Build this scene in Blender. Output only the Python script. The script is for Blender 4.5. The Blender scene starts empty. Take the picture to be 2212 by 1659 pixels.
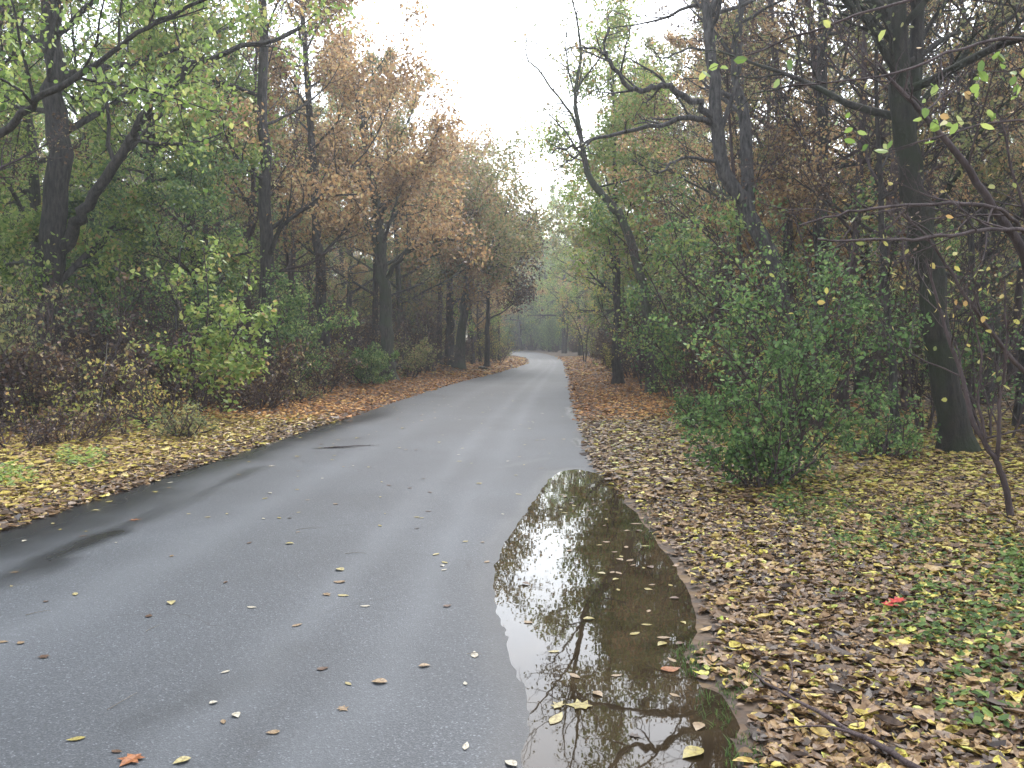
import bpy, math, random
import numpy as np
from mathutils import Vector

# ------------------------------------------------------------------ scene, camera, light
scene = bpy.context.scene
COL = scene.collection
R = math.radians
F, CX, CY, HOR = 1840.0, 1106.0, 829.5, 733.0      # photo measured on a 2212 px wide copy
CAMH = 1.55
PITCH = math.atan((CY - HOR) / F)
cam_d = bpy.data.cameras.new('camera'); cam = bpy.data.objects.new('camera', cam_d); COL.objects.link(cam)
cam.location = (0, 0, CAMH); cam.rotation_euler = (math.pi/2 - PITCH, 0, 0)
cam_d.sensor_width = 36; cam_d.lens = 36*F/2212.0; cam_d.clip_end = 3000; cam_d.clip_start = 0.05
scene.camera = cam

SUN_EL, SUN_AZ = 52, 20          # azimuth measured from +Y towards +X
w = bpy.data.worlds.new('World'); scene.world = w; w.use_nodes = True
nt = w.node_tree; nt.nodes.clear()
sky = nt.nodes.new('ShaderNodeTexSky'); sky.sky_type = 'NISHITA'; sky.sun_disc = False
sky.sun_elevation = R(SUN_EL); sky.sun_rotation = R(SUN_AZ); sky.dust_density = 2; sky.air_density = 1.3
hs = nt.nodes.new('ShaderNodeHueSaturation'); hs.inputs['Saturation'].default_value = 0.42
bg = nt.nodes.new('ShaderNodeBackground'); bg.inputs['Strength'].default_value = 0.15
out = nt.nodes.new('ShaderNodeOutputWorld')
nt.links.new(sky.outputs[0], hs.inputs['Color']); nt.links.new(hs.outputs[0], bg.inputs['Color']); nt.links.new(bg.outputs[0], out.inputs['Surface'])
sd_ = bpy.data.lights.new('sun', 'SUN'); sd_.energy = 0.6; sd_.angle = R(40); sd_.color = (1.0, 0.98, 0.95)
sun = bpy.data.objects.new('sun', sd_); COL.objects.link(sun)
sv = Vector((math.sin(R(SUN_AZ))*math.cos(R(SUN_EL)), math.cos(R(SUN_AZ))*math.cos(R(SUN_EL)), math.sin(R(SUN_EL))))
sun.rotation_euler = (-sv).to_track_quat('-Z', 'Y').to_euler()
sun.location = (0, 0, 60)
scene.view_settings.view_transform = 'Standard'; scene.view_settings.look = 'None'
scene.view_settings.exposure = 2.15; scene.view_settings.gamma = 1
scene.render.engine = 'CYCLES'
cy = scene.cycles
cy.use_denoising = True; cy.denoiser = 'OPENIMAGEDENOISE'
cy.max_bounces = 6; cy.diffuse_bounces = 3; cy.glossy_bounces = 2; cy.transmission_bounces = 3; cy.volume_bounces = 1
cy.transparent_max_bounces = 4; cy.caustics_reflective = False; cy.caustics_refractive = False
cy.sample_clamp_indirect = 6

# ------------------------------------------------------------------ picture -> place
cp, sp = math.cos(PITCH), math.sin(PITCH)
def ray(u, v):
    a, b = (u-CX)/F, (CY-v)/F
    return np.array([a, cp + b*sp, -sp + b*cp])
def PX(u, v, d):
    r = ray(u, v); return np.array([0, 0, CAMH]) + r*(d/r[1])
def G(u, v, z=0.0):
    r = ray(u, v); return np.array([0, 0, CAMH]) + r*((z-CAMH)/r[2])

# ------------------------------------------------------------------ ground shape
LY = np.array([-30, -4, 2, 7, 14, 21.8, 30, 37, 46, 53, 60, 67, 76, 90, 105, 120, 140, 170])
LX = np.array([-7.2, -5.2, -4.65, -4.2, -3.6, -2.93, -2.15, -1.1, 0.0, 0.75, 1.05, 1.05, 0.75, -0.2, -2.2, -6.2, -16, -40])
RY = np.array([-30, -4, 2, 7, 12, 21.8, 31, 40, 49, 60, 70, 80, 95, 108, 122, 140, 170])
RX = np.array([-2.2, 0.25, 0.6, 0.92, 1.15, 1.66, 2.2, 2.7, 3.2, 3.75, 3.95, 3.9, 3.5, 2.5, -0.5, -9, -33])
def smooth_interp(y, Y, X):
    # average of shifted interpolations rounds the corners of the traced edge
    return sum(np.interp(y+o, Y, X) for o in (-3, -1.5, 0, 1.5, 3))/5
def xl(y): return smooth_interp(y, LY, LX)
def xr(y): return smooth_interp(y, RY, RX)
_rs = np.random.RandomState(5)
_w = [(_rs.uniform(0.25, 3.2), _rs.uniform(0, 6.28), _rs.uniform(0, 6.28)) for _ in range(18)]
def bumps(x, y):
    z = 0
    for k, a, p in _w: z = z + np.sin(k*(x*math.cos(a)+y*math.sin(a))+p)/(1+k)
    return z/5
def sstep(a, b, x):
    t = np.clip((x-a)/(b-a), 0, 1); return t*t*(3-2*t)
PUD_PX = [(1205,1018),(1245,1012),(1292,1022),(1330,1058),(1372,1108),(1418,1170),(1462,1225),(1498,1290),(1512,1345),(1492,1395),
          (1470,1430),(1500,1470),(1565,1500),(1598,1545),(1600,1600),(1590,1660),(1560,1760),(1480,1850),(1330,1880),(1190,1820),(1125,1740),
          (1130,1659),(1146,1570),(1138,1500),(1105,1420),(1080,1330),(1066,1260),(1078,1195),(1112,1140),(1150,1085),(1180,1040)]
PUD = np.array([G(u, v)[:2] for u, v in PUD_PX])
def pud_sd(x, y):
    x = np.asarray(x, float); y = np.asarray(y, float)
    shp = x.shape; x = x.ravel(); y = y.ravel()
    res = np.full(x.shape, 9.0)
    m = (x > -2.5) & (x < 4.5) & (y > 0.5) & (y < 12)
    if m.any():
        px, py = x[m], y[m]; best = np.full(px.shape, 1e9); inside = np.zeros(px.shape, bool)
        n = len(PUD)
        for i in range(n):
            a, b = PUD[i], PUD[(i+1) % n]; ab = b-a
            t = np.clip(((px-a[0])*ab[0]+(py-a[1])*ab[1])/(ab@ab), 0, 1)
            best = np.minimum(best, np.hypot(px-a[0]-t*ab[0], py-a[1]-t*ab[1]))
            c = ((a[1] > py) != (b[1] > py)) & (px < (b[0]-a[0])*(py-a[1])/(b[1]-a[1]+1e-12)+a[0])
            inside ^= c
        res[m] = np.where(inside, -best, best)
    return res.reshape(shp)
ZW = -0.008
def basin(x, y, base):
    sd = pud_sd(x, y) + 0.016*np.sin(x*5.3+y*3.1)*np.sin(y*4.7-x*2)+0.006*np.sin(x*11+y*8.3)*np.sin(y*9.1+1)
    up = ZW + (base-ZW)*sstep(0, 0.30, sd)
    dn = ZW - 0.03*sstep(0, 0.4, -sd)
    return np.where(sd > 0, up, dn)
def road_h(x, y): return basin(x, y, 0.0*x)
def ground_h(x, y):
    x = np.asarray(x, float); y = np.asarray(y, float)
    L, Rr = xl(y), xr(y)
    e = np.maximum(L-x, x-Rr)
    side = sstep(0.1, 3.0, e)
    base = 0.012*sstep(-0.02, 0.3, e) + side*(0.05+0.06*bumps(x, y)) + 0.10*sstep(3, 12, e) + 0.25*sstep(6, 30, e)*bumps(x*0.3, y*0.3)
    base = base + 0.55*np.exp(-((x+5.0)**2/2.5+(y-42)**2/14))*sstep(0.8, 2.4, L-x)
    h = basin(x, y, base)
    return np.where(e < 0, -0.05+np.minimum(h, 0), h-0.045*(1-sstep(0, 0.10, e)))
def edge_dist(x, y): return np.maximum(xl(y)-x, x-xr(y))

# ------------------------------------------------------------------ mesh helpers
def tag(o, label=None, cat=None, group=None, kind=None):
    if label: o['label'] = label
    if cat: o['category'] = cat
    if group: o['group'] = group
    if kind: o['kind'] = kind
    return o
def mk_mesh(name, V, Fc, mat=None, smooth=True, face_attr=None, vert_attr=None):
    """V (n,3); Fc list of (m,k) integer arrays"""
    me = bpy.data.meshes.new(name)
    Fc = [f for f in Fc if len(f)]
    V = np.asarray(V, np.float32); me.vertices.add(len(V)); me.vertices.foreach_set('co', V.ravel())
    nl = sum(f.size for f in Fc); npol = sum(len(f) for f in Fc)
    me.loops.add(nl); me.polygons.add(npol)
    me.loops.foreach_set('vertex_index', np.concatenate([f.ravel() for f in Fc]).astype(np.int32))
    tot = np.concatenate([np.full(len(f), f.shape[1]) for f in Fc]).astype(np.int32)
    st = np.concatenate([[0], np.cumsum(tot)[:-1]]).astype(np.int32)
    me.polygons.foreach_set('loop_start', st)
    me.polygons.foreach_set('use_smooth', np.full(npol, smooth))
    me.update(calc_edges=True)
    if face_attr is not None:
        for n, a in face_attr.items():
            at = me.attributes.new(n, 'FLOAT', 'FACE'); at.data.foreach_set('value', np.asarray(a, np.float32))
    if vert_attr is not None:
        for n, a in vert_attr.items():
            at = me.attributes.new(n, 'FLOAT', 'POINT'); at.data.foreach_set('value', np.asarray(a, np.float32))
    if mat: me.materials.append(mat)
    return me
def link(name, me, parent=None):
    o = bpy.data.objects.new(name, me); COL.objects.link(o); o.parent = parent; return o
def empty(name, loc, rz=0, s=1.0):
    o = bpy.data.objects.new(name, None); COL.objects.link(o); o.location = loc; o.rotation_euler = (0, 0, rz); o.scale = (s, s, s)
    o.empty_display_size = 0.3; return o

class Tubes:
    def __init__(s): s.V = []; s.F = []; s.n = 0
    def add(s, P, rad, sides):
        P = np.asarray(P, float); n = len(P); rad = np.asarray(rad, float)
        T = np.gradient(P, axis=0); T /= np.linalg.norm(T, axis=1)[:, None]+1e-9
        ref = np.array([0, 0, 1.0]) if abs(T[:, 2]).mean() < 0.8 else np.array([1.0, 0, 0])
        U = np.cross(T, ref); U /= np.linalg.norm(U, axis=1)[:, None]+1e-9
        W = np.cross(T, U)
        a = np.arange(sides)*2*math.pi/sides
        ring = P[:, None, :] + rad[:, None, None]*(U[:, None, :]*np.cos(a)[None, :, None] + W[:, None, :]*np.sin(a)[None, :, None])
        s.V.append(ring.reshape(-1, 3))
        i = np.arange(n-1)[:, None]*sides + np.arange(sides)[None, :]
        j = np.arange(n-1)[:, None]*sides + (np.arange(sides)[None, :]+1) % sides
        s.F.append((np.stack([i, j, j+sides, i+sides], -1).reshape(-1, 4)) + s.n)
        s.n += n*sides
    def mesh(s, name, mat, origin=(0, 0, 0)):
        return mk_mesh(name, np.concatenate(s.V)-np.array(origin), [np.concatenate(s.F)], mat)

LEAF = np.array([[0, 0, 0], [0.27, 0.28, 0.07], [0.25, 0.68, 0.06], [0, 1, -0.03], [-0.25, 0.68, 0.06], [-0.27, 0.28, 0.07]])
LEAF_F = np.array([[0, 1, 2, 3], [0, 3, 4, 5]])
OVAL = np.array([[0, 0, 0], [.12, .09, .03], [.25, .27, .08], [.29, .48, .09], [.20, .72, .06], [0, 1.02, -.06], [-.20, .72, .06], [-.29, .48, .09], [-.25, .27, .08], [-.12, .09, .03], [0, .3, 0], [0, .7, 0]])
OVAL_F = np.array([[0, 1, 2, 10], [10, 2, 3, 11], [11, 3, 4, 5], [11, 5, 6, 7], [10, 11, 7, 8], [0, 10, 8, 9]])
# a lobed leaf (oak / maple like) for the litter close to the camera
LOBE = np.array([[0, 0, 0], [.12, .18, .03], [.36, .22, .09], [.2, .42, .03], [.42, .62, .1], [.17, .66, .02], [0, 1, -.05],
                 [-.17, .66, .02], [-.42, .62, .1], [-.2, .42, .03], [-.36, .22, .09], [-.12, .18, .03]])
LOBE_F = np.array([[0, 1, 2, 3], [0, 3, 4, 5], [0, 5, 6, 7], [0, 7, 8, 9], [0, 9, 10, 11]])
def leaves(P, size, rs, up=0.5, fold=1.0, tmpl=LEAF, tf=LEAF_F, curl=0.0, droop=0.0):
    n = len(P); P = np.asarray(P, float)
    N = rs.normal(size=(n, 3)); N /= np.linalg.norm(N, axis=1)[:, None]
    N = N*(1-up) + np.array([0, 0, 1])*up; N /= np.linalg.norm(N, axis=1)[:, None]+1e-9
    A = rs.normal(size=(n, 3)); A[:, 2] -= droop; A -= N*(A*N).sum(1)[:, None]; A /= np.linalg.norm(A, axis=1)[:, None]+1e-9
    B = np.cross(N, A)
    s = np.asarray(size).reshape(-1, 1)*np.ones((n, 1))
    t = np.repeat(tmpl[None], n, 0).copy()
    t[:, :, 2] *= fold*rs.uniform(-.4, 1.6, (n, 1))
    if curl: t[:, :, 2] += (rs.uniform(-1, 1.2, (n, 1))*curl)*((t[:, :, 1]-.5)**2)
    t[:, :, 0] *= rs.uniform(.75, 1.25, (n, 1))
    V = P[:, None, :] + s[:, :, None]*(B[:, None, :]*t[:, :, 0:1] + A[:, None, :]*t[:, :, 1:2] + N[:, None, :]*t[:, :, 2:3])
    Fc = (tf[None] + (np.arange(n)*len(tmpl))[:, None, None]).reshape(-1, 4)
    return V.reshape(-1, 3), Fc, len(tf)
def leaf_mesh(name, P, size, rs, mat, cval=None, **k):
    V, Fc, per = leaves(P, size, rs, **k)
    rnd = rs.rand(len(P)) if cval is None else np.asarray(cval)
    return mk_mesh(name, V, [Fc], mat, smooth=False, face_attr={'rnd': np.repeat(rnd, per)})

# ------------------------------------------------------------------ materials
def new_mat(name):
    m = bpy.data.materials.new(name); m.use_nodes = True; t = m.node_tree; t.nodes.clear()
    o = t.nodes.new('ShaderNodeOutputMaterial'); return m, t, o
def nd(t, ty, **kw):
    n = t.nodes.new(ty)
    for k, v in kw.items(): setattr(n, k, v)
    return n
def ramp(t, stops, interp='LINEAR'):
    n = t.nodes.new('ShaderNodeValToRGB'); e = n.color_ramp.elements; n.color_ramp.interpolation = interp
    while len(e) > 1: e.remove(e[-1])
    for i, (p, c) in enumerate(stops):
        el = e[0] if i == 0 else e.new(p)
        el.position = p; el.color = (*c, 1)
    return n
def leaf_mat(name, stops, rough=0.45, trans=0.4, patch=0.35, spec=0.5, mottle=None):
    m, t, o = new_mat(name)
    at = nd(t, 'ShaderNodeAttribute', attribute_name='rnd')
    oi = nd(t, 'ShaderNodeObjectInfo')
    tc = nd(t, 'ShaderNodeTexCoord'); ns = nd(t, 'ShaderNodeTexNoise'); ns.inputs['Scale'].default_value = 0.9; ns.inputs['Detail'].default_value = 2
    t.links.new(tc.outputs['Object'], ns.inputs['Vector'])
    # rnd + patch*(noise-0.5) + 0.25*(objrandom-0.5)
    a = nd(t, 'ShaderNodeMath', operation='MULTIPLY_ADD'); a.inputs[1].default_value = patch*2.2; t.links.new(ns.outputs['Fac'], a.inputs[0])
    b = nd(t, 'ShaderNodeMath', operation='MULTIPLY_ADD'); b.inputs[1].default_value = 0.22; t.links.new(oi.outputs['Random'], b.inputs[0])
    s = nd(t, 'ShaderNodeMath', operation='ADD'); s.inputs[1].default_value = -patch*1.1-0.11
    t.links.new(at.outputs['Fac'], a.inputs[2]); t.links.new(a.outputs[0], b.inputs[2]); t.links.new(b.outputs[0], s.inputs[0])
    rp = ramp(t, stops); t.links.new(s.outputs[0], rp.inputs['Fac'])
    if mottle:      # brown rot spots and blotches on the dead leaves
        n3 = nd(t, 'ShaderNodeTexNoise'); n3.inputs['Scale'].default_value = mottle; n3.inputs['Detail'].default_value = 4; n3.inputs['Roughness'].default_value = .65
        t.links.new(tc.outputs['Object'], n3.inputs['Vector']); r3 = ramp(t, [(.38, (.42, .33, .26)), (.5, (.85, .80, .74)), (.66, (1.12, 1.1, 1.05))]); t.links.new(n3.outputs['Fac'], r3.inputs['Fac'])
        mu = nd(t, 'ShaderNodeMix', data_type='RGBA', blend_type='MULTIPLY'); mu.inputs['Factor'].default_value = 1
        t.links.new(rp.outputs['Color'], mu.inputs['A']); t.links.new(r3.outputs['Color'], mu.inputs['B'])
        rc = nd(t, 'ShaderNodeMix', data_type='RGBA'); rc.inputs['Factor'].default_value = 0; t.links.new(mu.outputs['Result'], rc.inputs['A']); rpo = rc.outputs['Result']
    else: rpo = rp.outputs['Color']
    pb = nd(t, 'ShaderNodeBsdfPrincipled'); pb.inputs['Roughness'].default_value = rough; pb.inputs['Specular IOR Level'].default_value = spec
    t.links.new(rpo, pb.inputs['Base Color'])
    if trans > 0:
        tr = nd(t, 'ShaderNodeBsdfTranslucent'); g = nd(t, 'ShaderNodeGamma'); g.inputs['Gamma'].default_value = 0.85
        t.links.new(rpo, g.inputs['Color']); t.links.new(g.outputs[0], tr.inputs['Color'])
        mx = nd(t, 'ShaderNodeMixShader'); mx.inputs[0].default_value = trans
        t.links.new(pb.outputs[0], mx.inputs[1]); t.links.new(tr.outputs[0], mx.inputs[2]); t.links.new(mx.outputs[0], o.inputs['Surface'])
    else: t.links.new(pb.outputs[0], o.inputs['Surface'])
    return m
def bark_mat(name, c1, c2, c3=None, scale=6):
    m, t, o = new_mat(name)
    tc = nd(t, 'ShaderNodeTexCoord'); mp = nd(t, 'ShaderNodeMapping'); mp.inputs['Scale'].default_value = (1, 1, 0.22)
    ns = nd(t, 'ShaderNodeTexNoise'); ns.inputs['Scale'].default_value = scale*3; ns.inputs['Detail'].default_value = 6; ns.inputs['Roughness'].default_value = 0.7
    t.links.new(tc.outputs['Object'], mp.inputs['Vector']); t.links.new(mp.outputs[0], ns.inputs['Vector'])
    rp = ramp(t, [(0.36, c1), (0.64, c2)]); t.links.new(ns.outputs['Fac'], rp.inputs['Fac'])
    col = rp.outputs['Color']
    if c3:
        n2 = nd(t, 'ShaderNodeTexNoise'); n2.inputs['Scale'].default_value = 1.6; n2.inputs['Detail'].default_value = 4
        t.links.new(tc.outputs['Object'], n2.inputs['Vector'])
        r2 = ramp(t, [(0.42, (0, 0, 0)), (0.62, (1, 1, 1))]); t.links.new(n2.outputs['Fac'], r2.inputs['Fac'])
        mx = nd(t, 'ShaderNodeMix', data_type='RGBA'); mx.inputs['B'].default_value = (*c3, 1)
        t.links.new(r2.outputs['Color'], mx.inputs['Factor']); t.links.new(col, mx.inputs['A']); col = mx.outputs['Result']
    pb = nd(t, 'ShaderNodeBsdfPrincipled'); pb.inputs['Roughness'].default_value = 0.85; pb.inputs['Specular IOR Level'].default_value = 0.3
    bp = nd(t, 'ShaderNodeBump'); bp.inputs['Strength'].default_value = 1.0; bp.inputs['Distance'].default_value = 0.05
    t.links.new(ns.outputs['Fac'], bp.inputs['Height']); t.links.new(bp.outputs[0], pb.inputs['Normal'])
    t.links.new(col, pb.inputs['Base Color']); t.links.new(pb.outputs[0], o.inputs['Surface'])
    return m
M = {}
M['green'] = leaf_mat('leaf_green', [(0, (.045, .09, .03)), (.35, (.08, .16, .05)), (.7, (.14, .23, .06)), (1, (.28, .32, .08))], trans=.45)
M['lime'] = leaf_mat('leaf_lime', [(0, (.07, .13, .025)), (.35, (.17, .27, .045)), (.7, (.29, .38, .09)), (.92, (.45, .46, .12)), (1, (.38, .24, .09))], trans=.5)
M['yellow'] = leaf_mat('leaf_yellow', [(0, (.12, .15, .04)), (.35, (.28, .30, .07)), (.7, (.48, .42, .10)), (1, (.50, .30, .10))], trans=.5)
M['rust'] = leaf_mat('leaf_rust', [(0, (.15, .09, .045)), (.35, (.34, .195, .085)), (.7, (.52, .315, .13)), (.88, (.54, .42, .19)), (1, (.36, .36, .14))], trans=.5)
M['olive'] = leaf_mat('leaf_olive', [(0, (.08, .10, .04)), (.4, (.18, .20, .07)), (.7, (.30, .29, .10)), (1, (.36, .23, .10))], trans=.5)
M['dark'] = leaf_mat('leaf_dark', [(0, (.04, .08, .028)), (.4, (.095, .175, .055)), (.8, (.18, .29, .09)), (1, (.34, .41, .12))], rough=0.5, trans=0.4, spec=0.22)
M['drybrown'] = leaf_mat('leaf_dry', [(0, (.028, .016, .013)), (.5, (.075, .040, .026)), (.85, (.15, .078, .036)), (1, (.36, .28, .11))], trans=0.25)
M['litter'] = leaf_mat('litter_leaf', [(0, (.03, .018, .012)), (.22, (.11, .065, .034)), (.45, (.23, .145, .070)), (.62, (.33, .22, .10)), (.76, (.42, .33, .075)), (.90, (.52, .47, .09)), (1, (.32, .42, .09))], rough=0.42, trans=0.12, patch=0.0, spec=0.3, mottle=38)
M['bark'] = bark_mat('bark_dark', (.010, .009, .009), (.072, .063, .056))
M['bark_grey'] = bark_mat('bark_grey', (.018, .017, .017), (.115, .105, .10))
M['bark_moss'] = bark_mat('bark_moss', (.007, .006, .0055), (.035, .029, .022), (.018, .023, .010))
M['bark_oak'] = bark_mat('bark_oak', (.016, .014, .013), (.10, .088, .076), (.05, .06, .036))
M['twig'] = bark_mat('twig_brown', (.030, .020, .020), (.085, .060, .058), scale=2)
M['twig_pale'] = bark_mat('twig_pale', (.10, .085, .07), (.2, .18, .15), scale=2)

def make_asphalt():
    m, t, o = new_mat('asphalt')
    tc = nd(t, 'ShaderNodeTexCoord')
    fine = nd(t, 'ShaderNodeTexVoronoi'); fine.inputs['Scale'].default_value = 150
    med = nd(t, 'ShaderNodeTexNoise'); med.inputs['Scale'].default_value = 60; med.inputs['Detail'].default_value = 4
    big = nd(t, 'ShaderNodeTexNoise'); big.inputs['Scale'].default_value = 0.55; big.inputs['Detail'].default_value = 5
    for n in (fine, med, big): t.links.new(tc.outputs['Object'], n.inputs['Vector'])
    r1 = ramp(t, [(0, (.025, .029, .034)), (.5, (.038, .043, .049)), (.8, (.057, .063, .071)), (1, (.15, .16, .175))])
    t.links.new(fine.outputs['Color'], r1.inputs['Fac'])
    r2 = ramp(t, [(.3, (.70, .70, .70)), (.7, (1.12, 1.12, 1.12))]); t.links.new(big.outputs['Fac'], r2.inputs['Fac'])
    mu = nd(t, 'ShaderNodeMix', data_type='RGBA', blend_type='MULTIPLY'); mu.inputs['Factor'].default_value = 1
    t.links.new(r1.outputs['Color'], mu.inputs['A']); t.links.new(r2.outputs['Color'], mu.inputs['B'])
    r3 = ramp(t, [(.35, (.80, .80, .80)), (.65, (1.15, 1.15, 1.15))]); t.links.new(med.outputs['Fac'], r3.inputs['Fac'])
    mu2 = nd(t, 'ShaderNodeMix', data_type='RGBA', blend_type='MULTIPLY'); mu2.inputs['Factor'].default_value = 1
    t.links.new(mu.outputs['Result'], mu2.inputs['A']); t.links.new(r3.outputs['Color'], mu2.inputs['B'])
    # hairline cracks: warped cell edges, only where a broad noise lets them through
    wn = nd(t, 'ShaderNodeTexNoise'); wn.inputs['Scale'].default_value = 1.3; wn.inputs['Detail'].default_value = 5; t.links.new(tc.outputs['Object'], wn.inputs['Vector'])
    wv = nd(t, 'ShaderNodeMix', data_type='RGBA', blend_type='LINEAR_LIGHT'); wv.inputs['Factor'].default_value = .35
    t.links.new(tc.outputs['Object'], wv.inputs['A']); t.links.new(wn.outputs['Color'], wv.inputs['B'])
    ce = nd(t, 'ShaderNodeTexVoronoi', feature='DISTANCE_TO_EDGE'); ce.inputs['Scale'].default_value = .55; t.links.new(wv.outputs['Result'], ce.inputs['Vector'])
    rcr = ramp(t, [(0, (1, 1, 1)), (.006, (.0, .0, .0))]); t.links.new(ce.outputs['Distance'], rcr.inputs['Fac'])
    bn = nd(t, 'ShaderNodeTexNoise'); bn.inputs['Scale'].default_value = .8; bn.inputs['Detail'].default_value = 3; t.links.new(tc.outputs['Object'], bn.inputs['Vector'])
    rb = ramp(t, [(.5, (0, 0, 0)), (.6, (.55, .55, .55))]); t.links.new(bn.outputs['Fac'], rb.inputs['Fac'])
    cm = nd(t, 'ShaderNodeMath', operation='MULTIPLY'); t.links.new(rcr.outputs['Color'], cm.inputs[0]); t.links.new(rb.outputs['Color'], cm.inputs[1])
    mcr = nd(t, 'ShaderNodeMix', data_type='RGBA'); mcr.inputs['B'].default_value = (.012, .011, .010, 1)
    t.links.new(cm.outputs[0], mcr.inputs['Factor']); t.links.new(mu2.outputs['Result'], mcr.inputs['A']); mu2 = mcr
    wet = nd(t, 'ShaderNodeAttribute', attribute_name='wet')
    mud = nd(t, 'ShaderNodeAttribute', attribute_name='mud')
    trk = nd(t, 'ShaderNodeAttribute', attribute_name='track')
    mt = nd(t, 'ShaderNodeMix', data_type='RGBA'); mt.inputs['B'].default_value = (.10, .108, .117, 1)
    tm = nd(t, 'ShaderNodeMath', operation='MULTIPLY'); tm.inputs[1].default_value = 0.5
    t.links.new(trk.outputs['Fac'], tm.inputs[0]); t.links.new(tm.outputs[0], mt.inputs['Factor']); t.links.new(mu2.outputs['Result'], mt.inputs['A'])
    mw = nd(t, 'ShaderNodeMix', data_type='RGBA'); mw.inputs['B'].default_value = (.012, .012, .013, 1)
    t.links.new(wet.outputs['Fac'], mw.inputs['Factor']); t.links.new(mt.outputs['Result'], mw.inputs['A'])
    mm = nd(t, 'ShaderNodeMix', data_type='RGBA'); mm.inputs['B'].default_value = (.042, .030, .020, 1)
    t.links.new(mud.outputs['Fac'], mm.inputs['Factor']); t.links.new(mw.outputs['Result'], mm.inputs['A'])
    pb = nd(t, 'ShaderNodeBsdfPrincipled'); t.links.new(mm.outputs['Result'], pb.inputs['Base Color'])
    mr = nd(t, 'ShaderNodeMapRange'); mr.inputs['To Min'].default_value = 0.62; mr.inputs['To Max'].default_value = 0.16
    t.links.new(wet.outputs['Fac'], mr.inputs['Value']); t.links.new(mr.outputs[0], pb.inputs['Roughness'])
    pb.inputs['Specular IOR Level'].default_value = 0.38
    m2 = nd(t, 'ShaderNodeMapRange'); m2.inputs['To Min'].default_value = 0.38; m2.inputs['To Max'].default_value = 0.16
    t.links.new(wet.outputs['Fac'], m2.inputs['Value']); t.links.new(m2.outputs[0], pb.inputs['Specular IOR Level'])
    bp = nd(t, 'ShaderNodeBump'); bp.inputs['Strength'].default_value = 0.35; bp.inputs['Distance'].default_value = 0.003
    t.links.new(fine.outputs['Distance'], bp.inputs['Height']); t.links.new(bp.outputs[0], pb.inputs['Normal'])
    t.links.new(pb.outputs[0], o.inputs['Surface']); return m
def make_soil():
    m, t, o = new_mat('forest_soil')
    tc = nd(t, 'ShaderNodeTexCoord')
    v = nd(t, 'ShaderNodeTexVoronoi'); v.inputs['Scale'].default_value = 14
    n = nd(t, 'ShaderNodeTexNoise'); n.inputs['Scale'].default_value = 0.8; n.inputs['Detail'].default_value = 6
    for q in (v, n): t.links.new(tc.outputs['Object'], q.inputs['Vector'])
    rp = ramp(t, [(0, (.022, .014, .008)), (.5, (.06, .034, .017)), (.8, (.10, .056, .024)), (1, (.16, .11, .035))]); t.links.new(v.outputs['Color'], rp.inputs['Fac'])
    r2 = ramp(t, [(.3, (.6, .6, .6)), (.7, (1.1, 1.1, 1.0))]); t.links.new(n.outputs['Fac'], r2.inputs['Fac'])
    mu = nd(t, 'ShaderNodeMix', data_type='RGBA', blend_type='MULTIPLY'); mu.inputs['Factor'].default_value = 1
    t.links.new(rp.outputs['Color'], mu.inputs['A']); t.links.new(r2.outputs['Color'], mu.inputs['B'])
    pb = nd(t, 'ShaderNodeBsdfPrincipled'); pb.inputs['Roughness'].default_value = 0.8
    bp = nd(t, 'ShaderNodeBump'); bp.inputs['Strength'].default_value = 1; bp.inputs['Distance'].default_value = 0.03
    t.links.new(v.outputs['Distance'], bp.inputs['Height']); t.links.new(bp.outputs[0], pb.inputs['Normal'])
    t.links.new(mu.outputs['Result'], pb.inputs['Base Color']); t.links.new(pb.outputs[0], o.inputs['Surface']); return m
def make_water():
    m, t, o = new_mat('puddle_water')
    tc = nd(t, 'ShaderNodeTexCoord')
    n = nd(t, 'ShaderNodeTexNoise'); n.inputs['Scale'].default_value = 3; n.inputs['Detail'].default_value = 5
    t.links.new(tc.outputs['Object'], n.inputs['Vector'])
    rp = ramp(t, [(.35, (.016, .011, .006)), (.65, (.034, .024, .013))]); t.links.new(n.outputs['Fac'], rp.inputs['Fac'])
    pb = nd(t, 'ShaderNodeBsdfPrincipled'); pb.inputs['Roughness'].default_value = 0.015; pb.inputs['IOR'].default_value = 1.33
    t.links.new(rp.outputs['Color'], pb.inputs['Base Color'])
    n2 = nd(t, 'ShaderNodeTexNoise'); n2.inputs['Scale'].default_value = 5; t.links.new(tc.outputs['Object'], n2.inputs['Vector'])
    bp = nd(t, 'ShaderNodeBump'); bp.inputs['Strength'].default_value = 0.03; bp.inputs['Distance'].default_value = 0.01
    t.links.new(n2.outputs['Fac'], bp.inputs['Height']); t.links.new(bp.outputs[0], pb.inputs['Normal'])
    t.links.new(pb.outputs[0], o.inputs['Surface']); return m
M['asphalt'] = make_asphalt(); M['soil'] = make_soil(); M['water'] = make_water()

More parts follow.
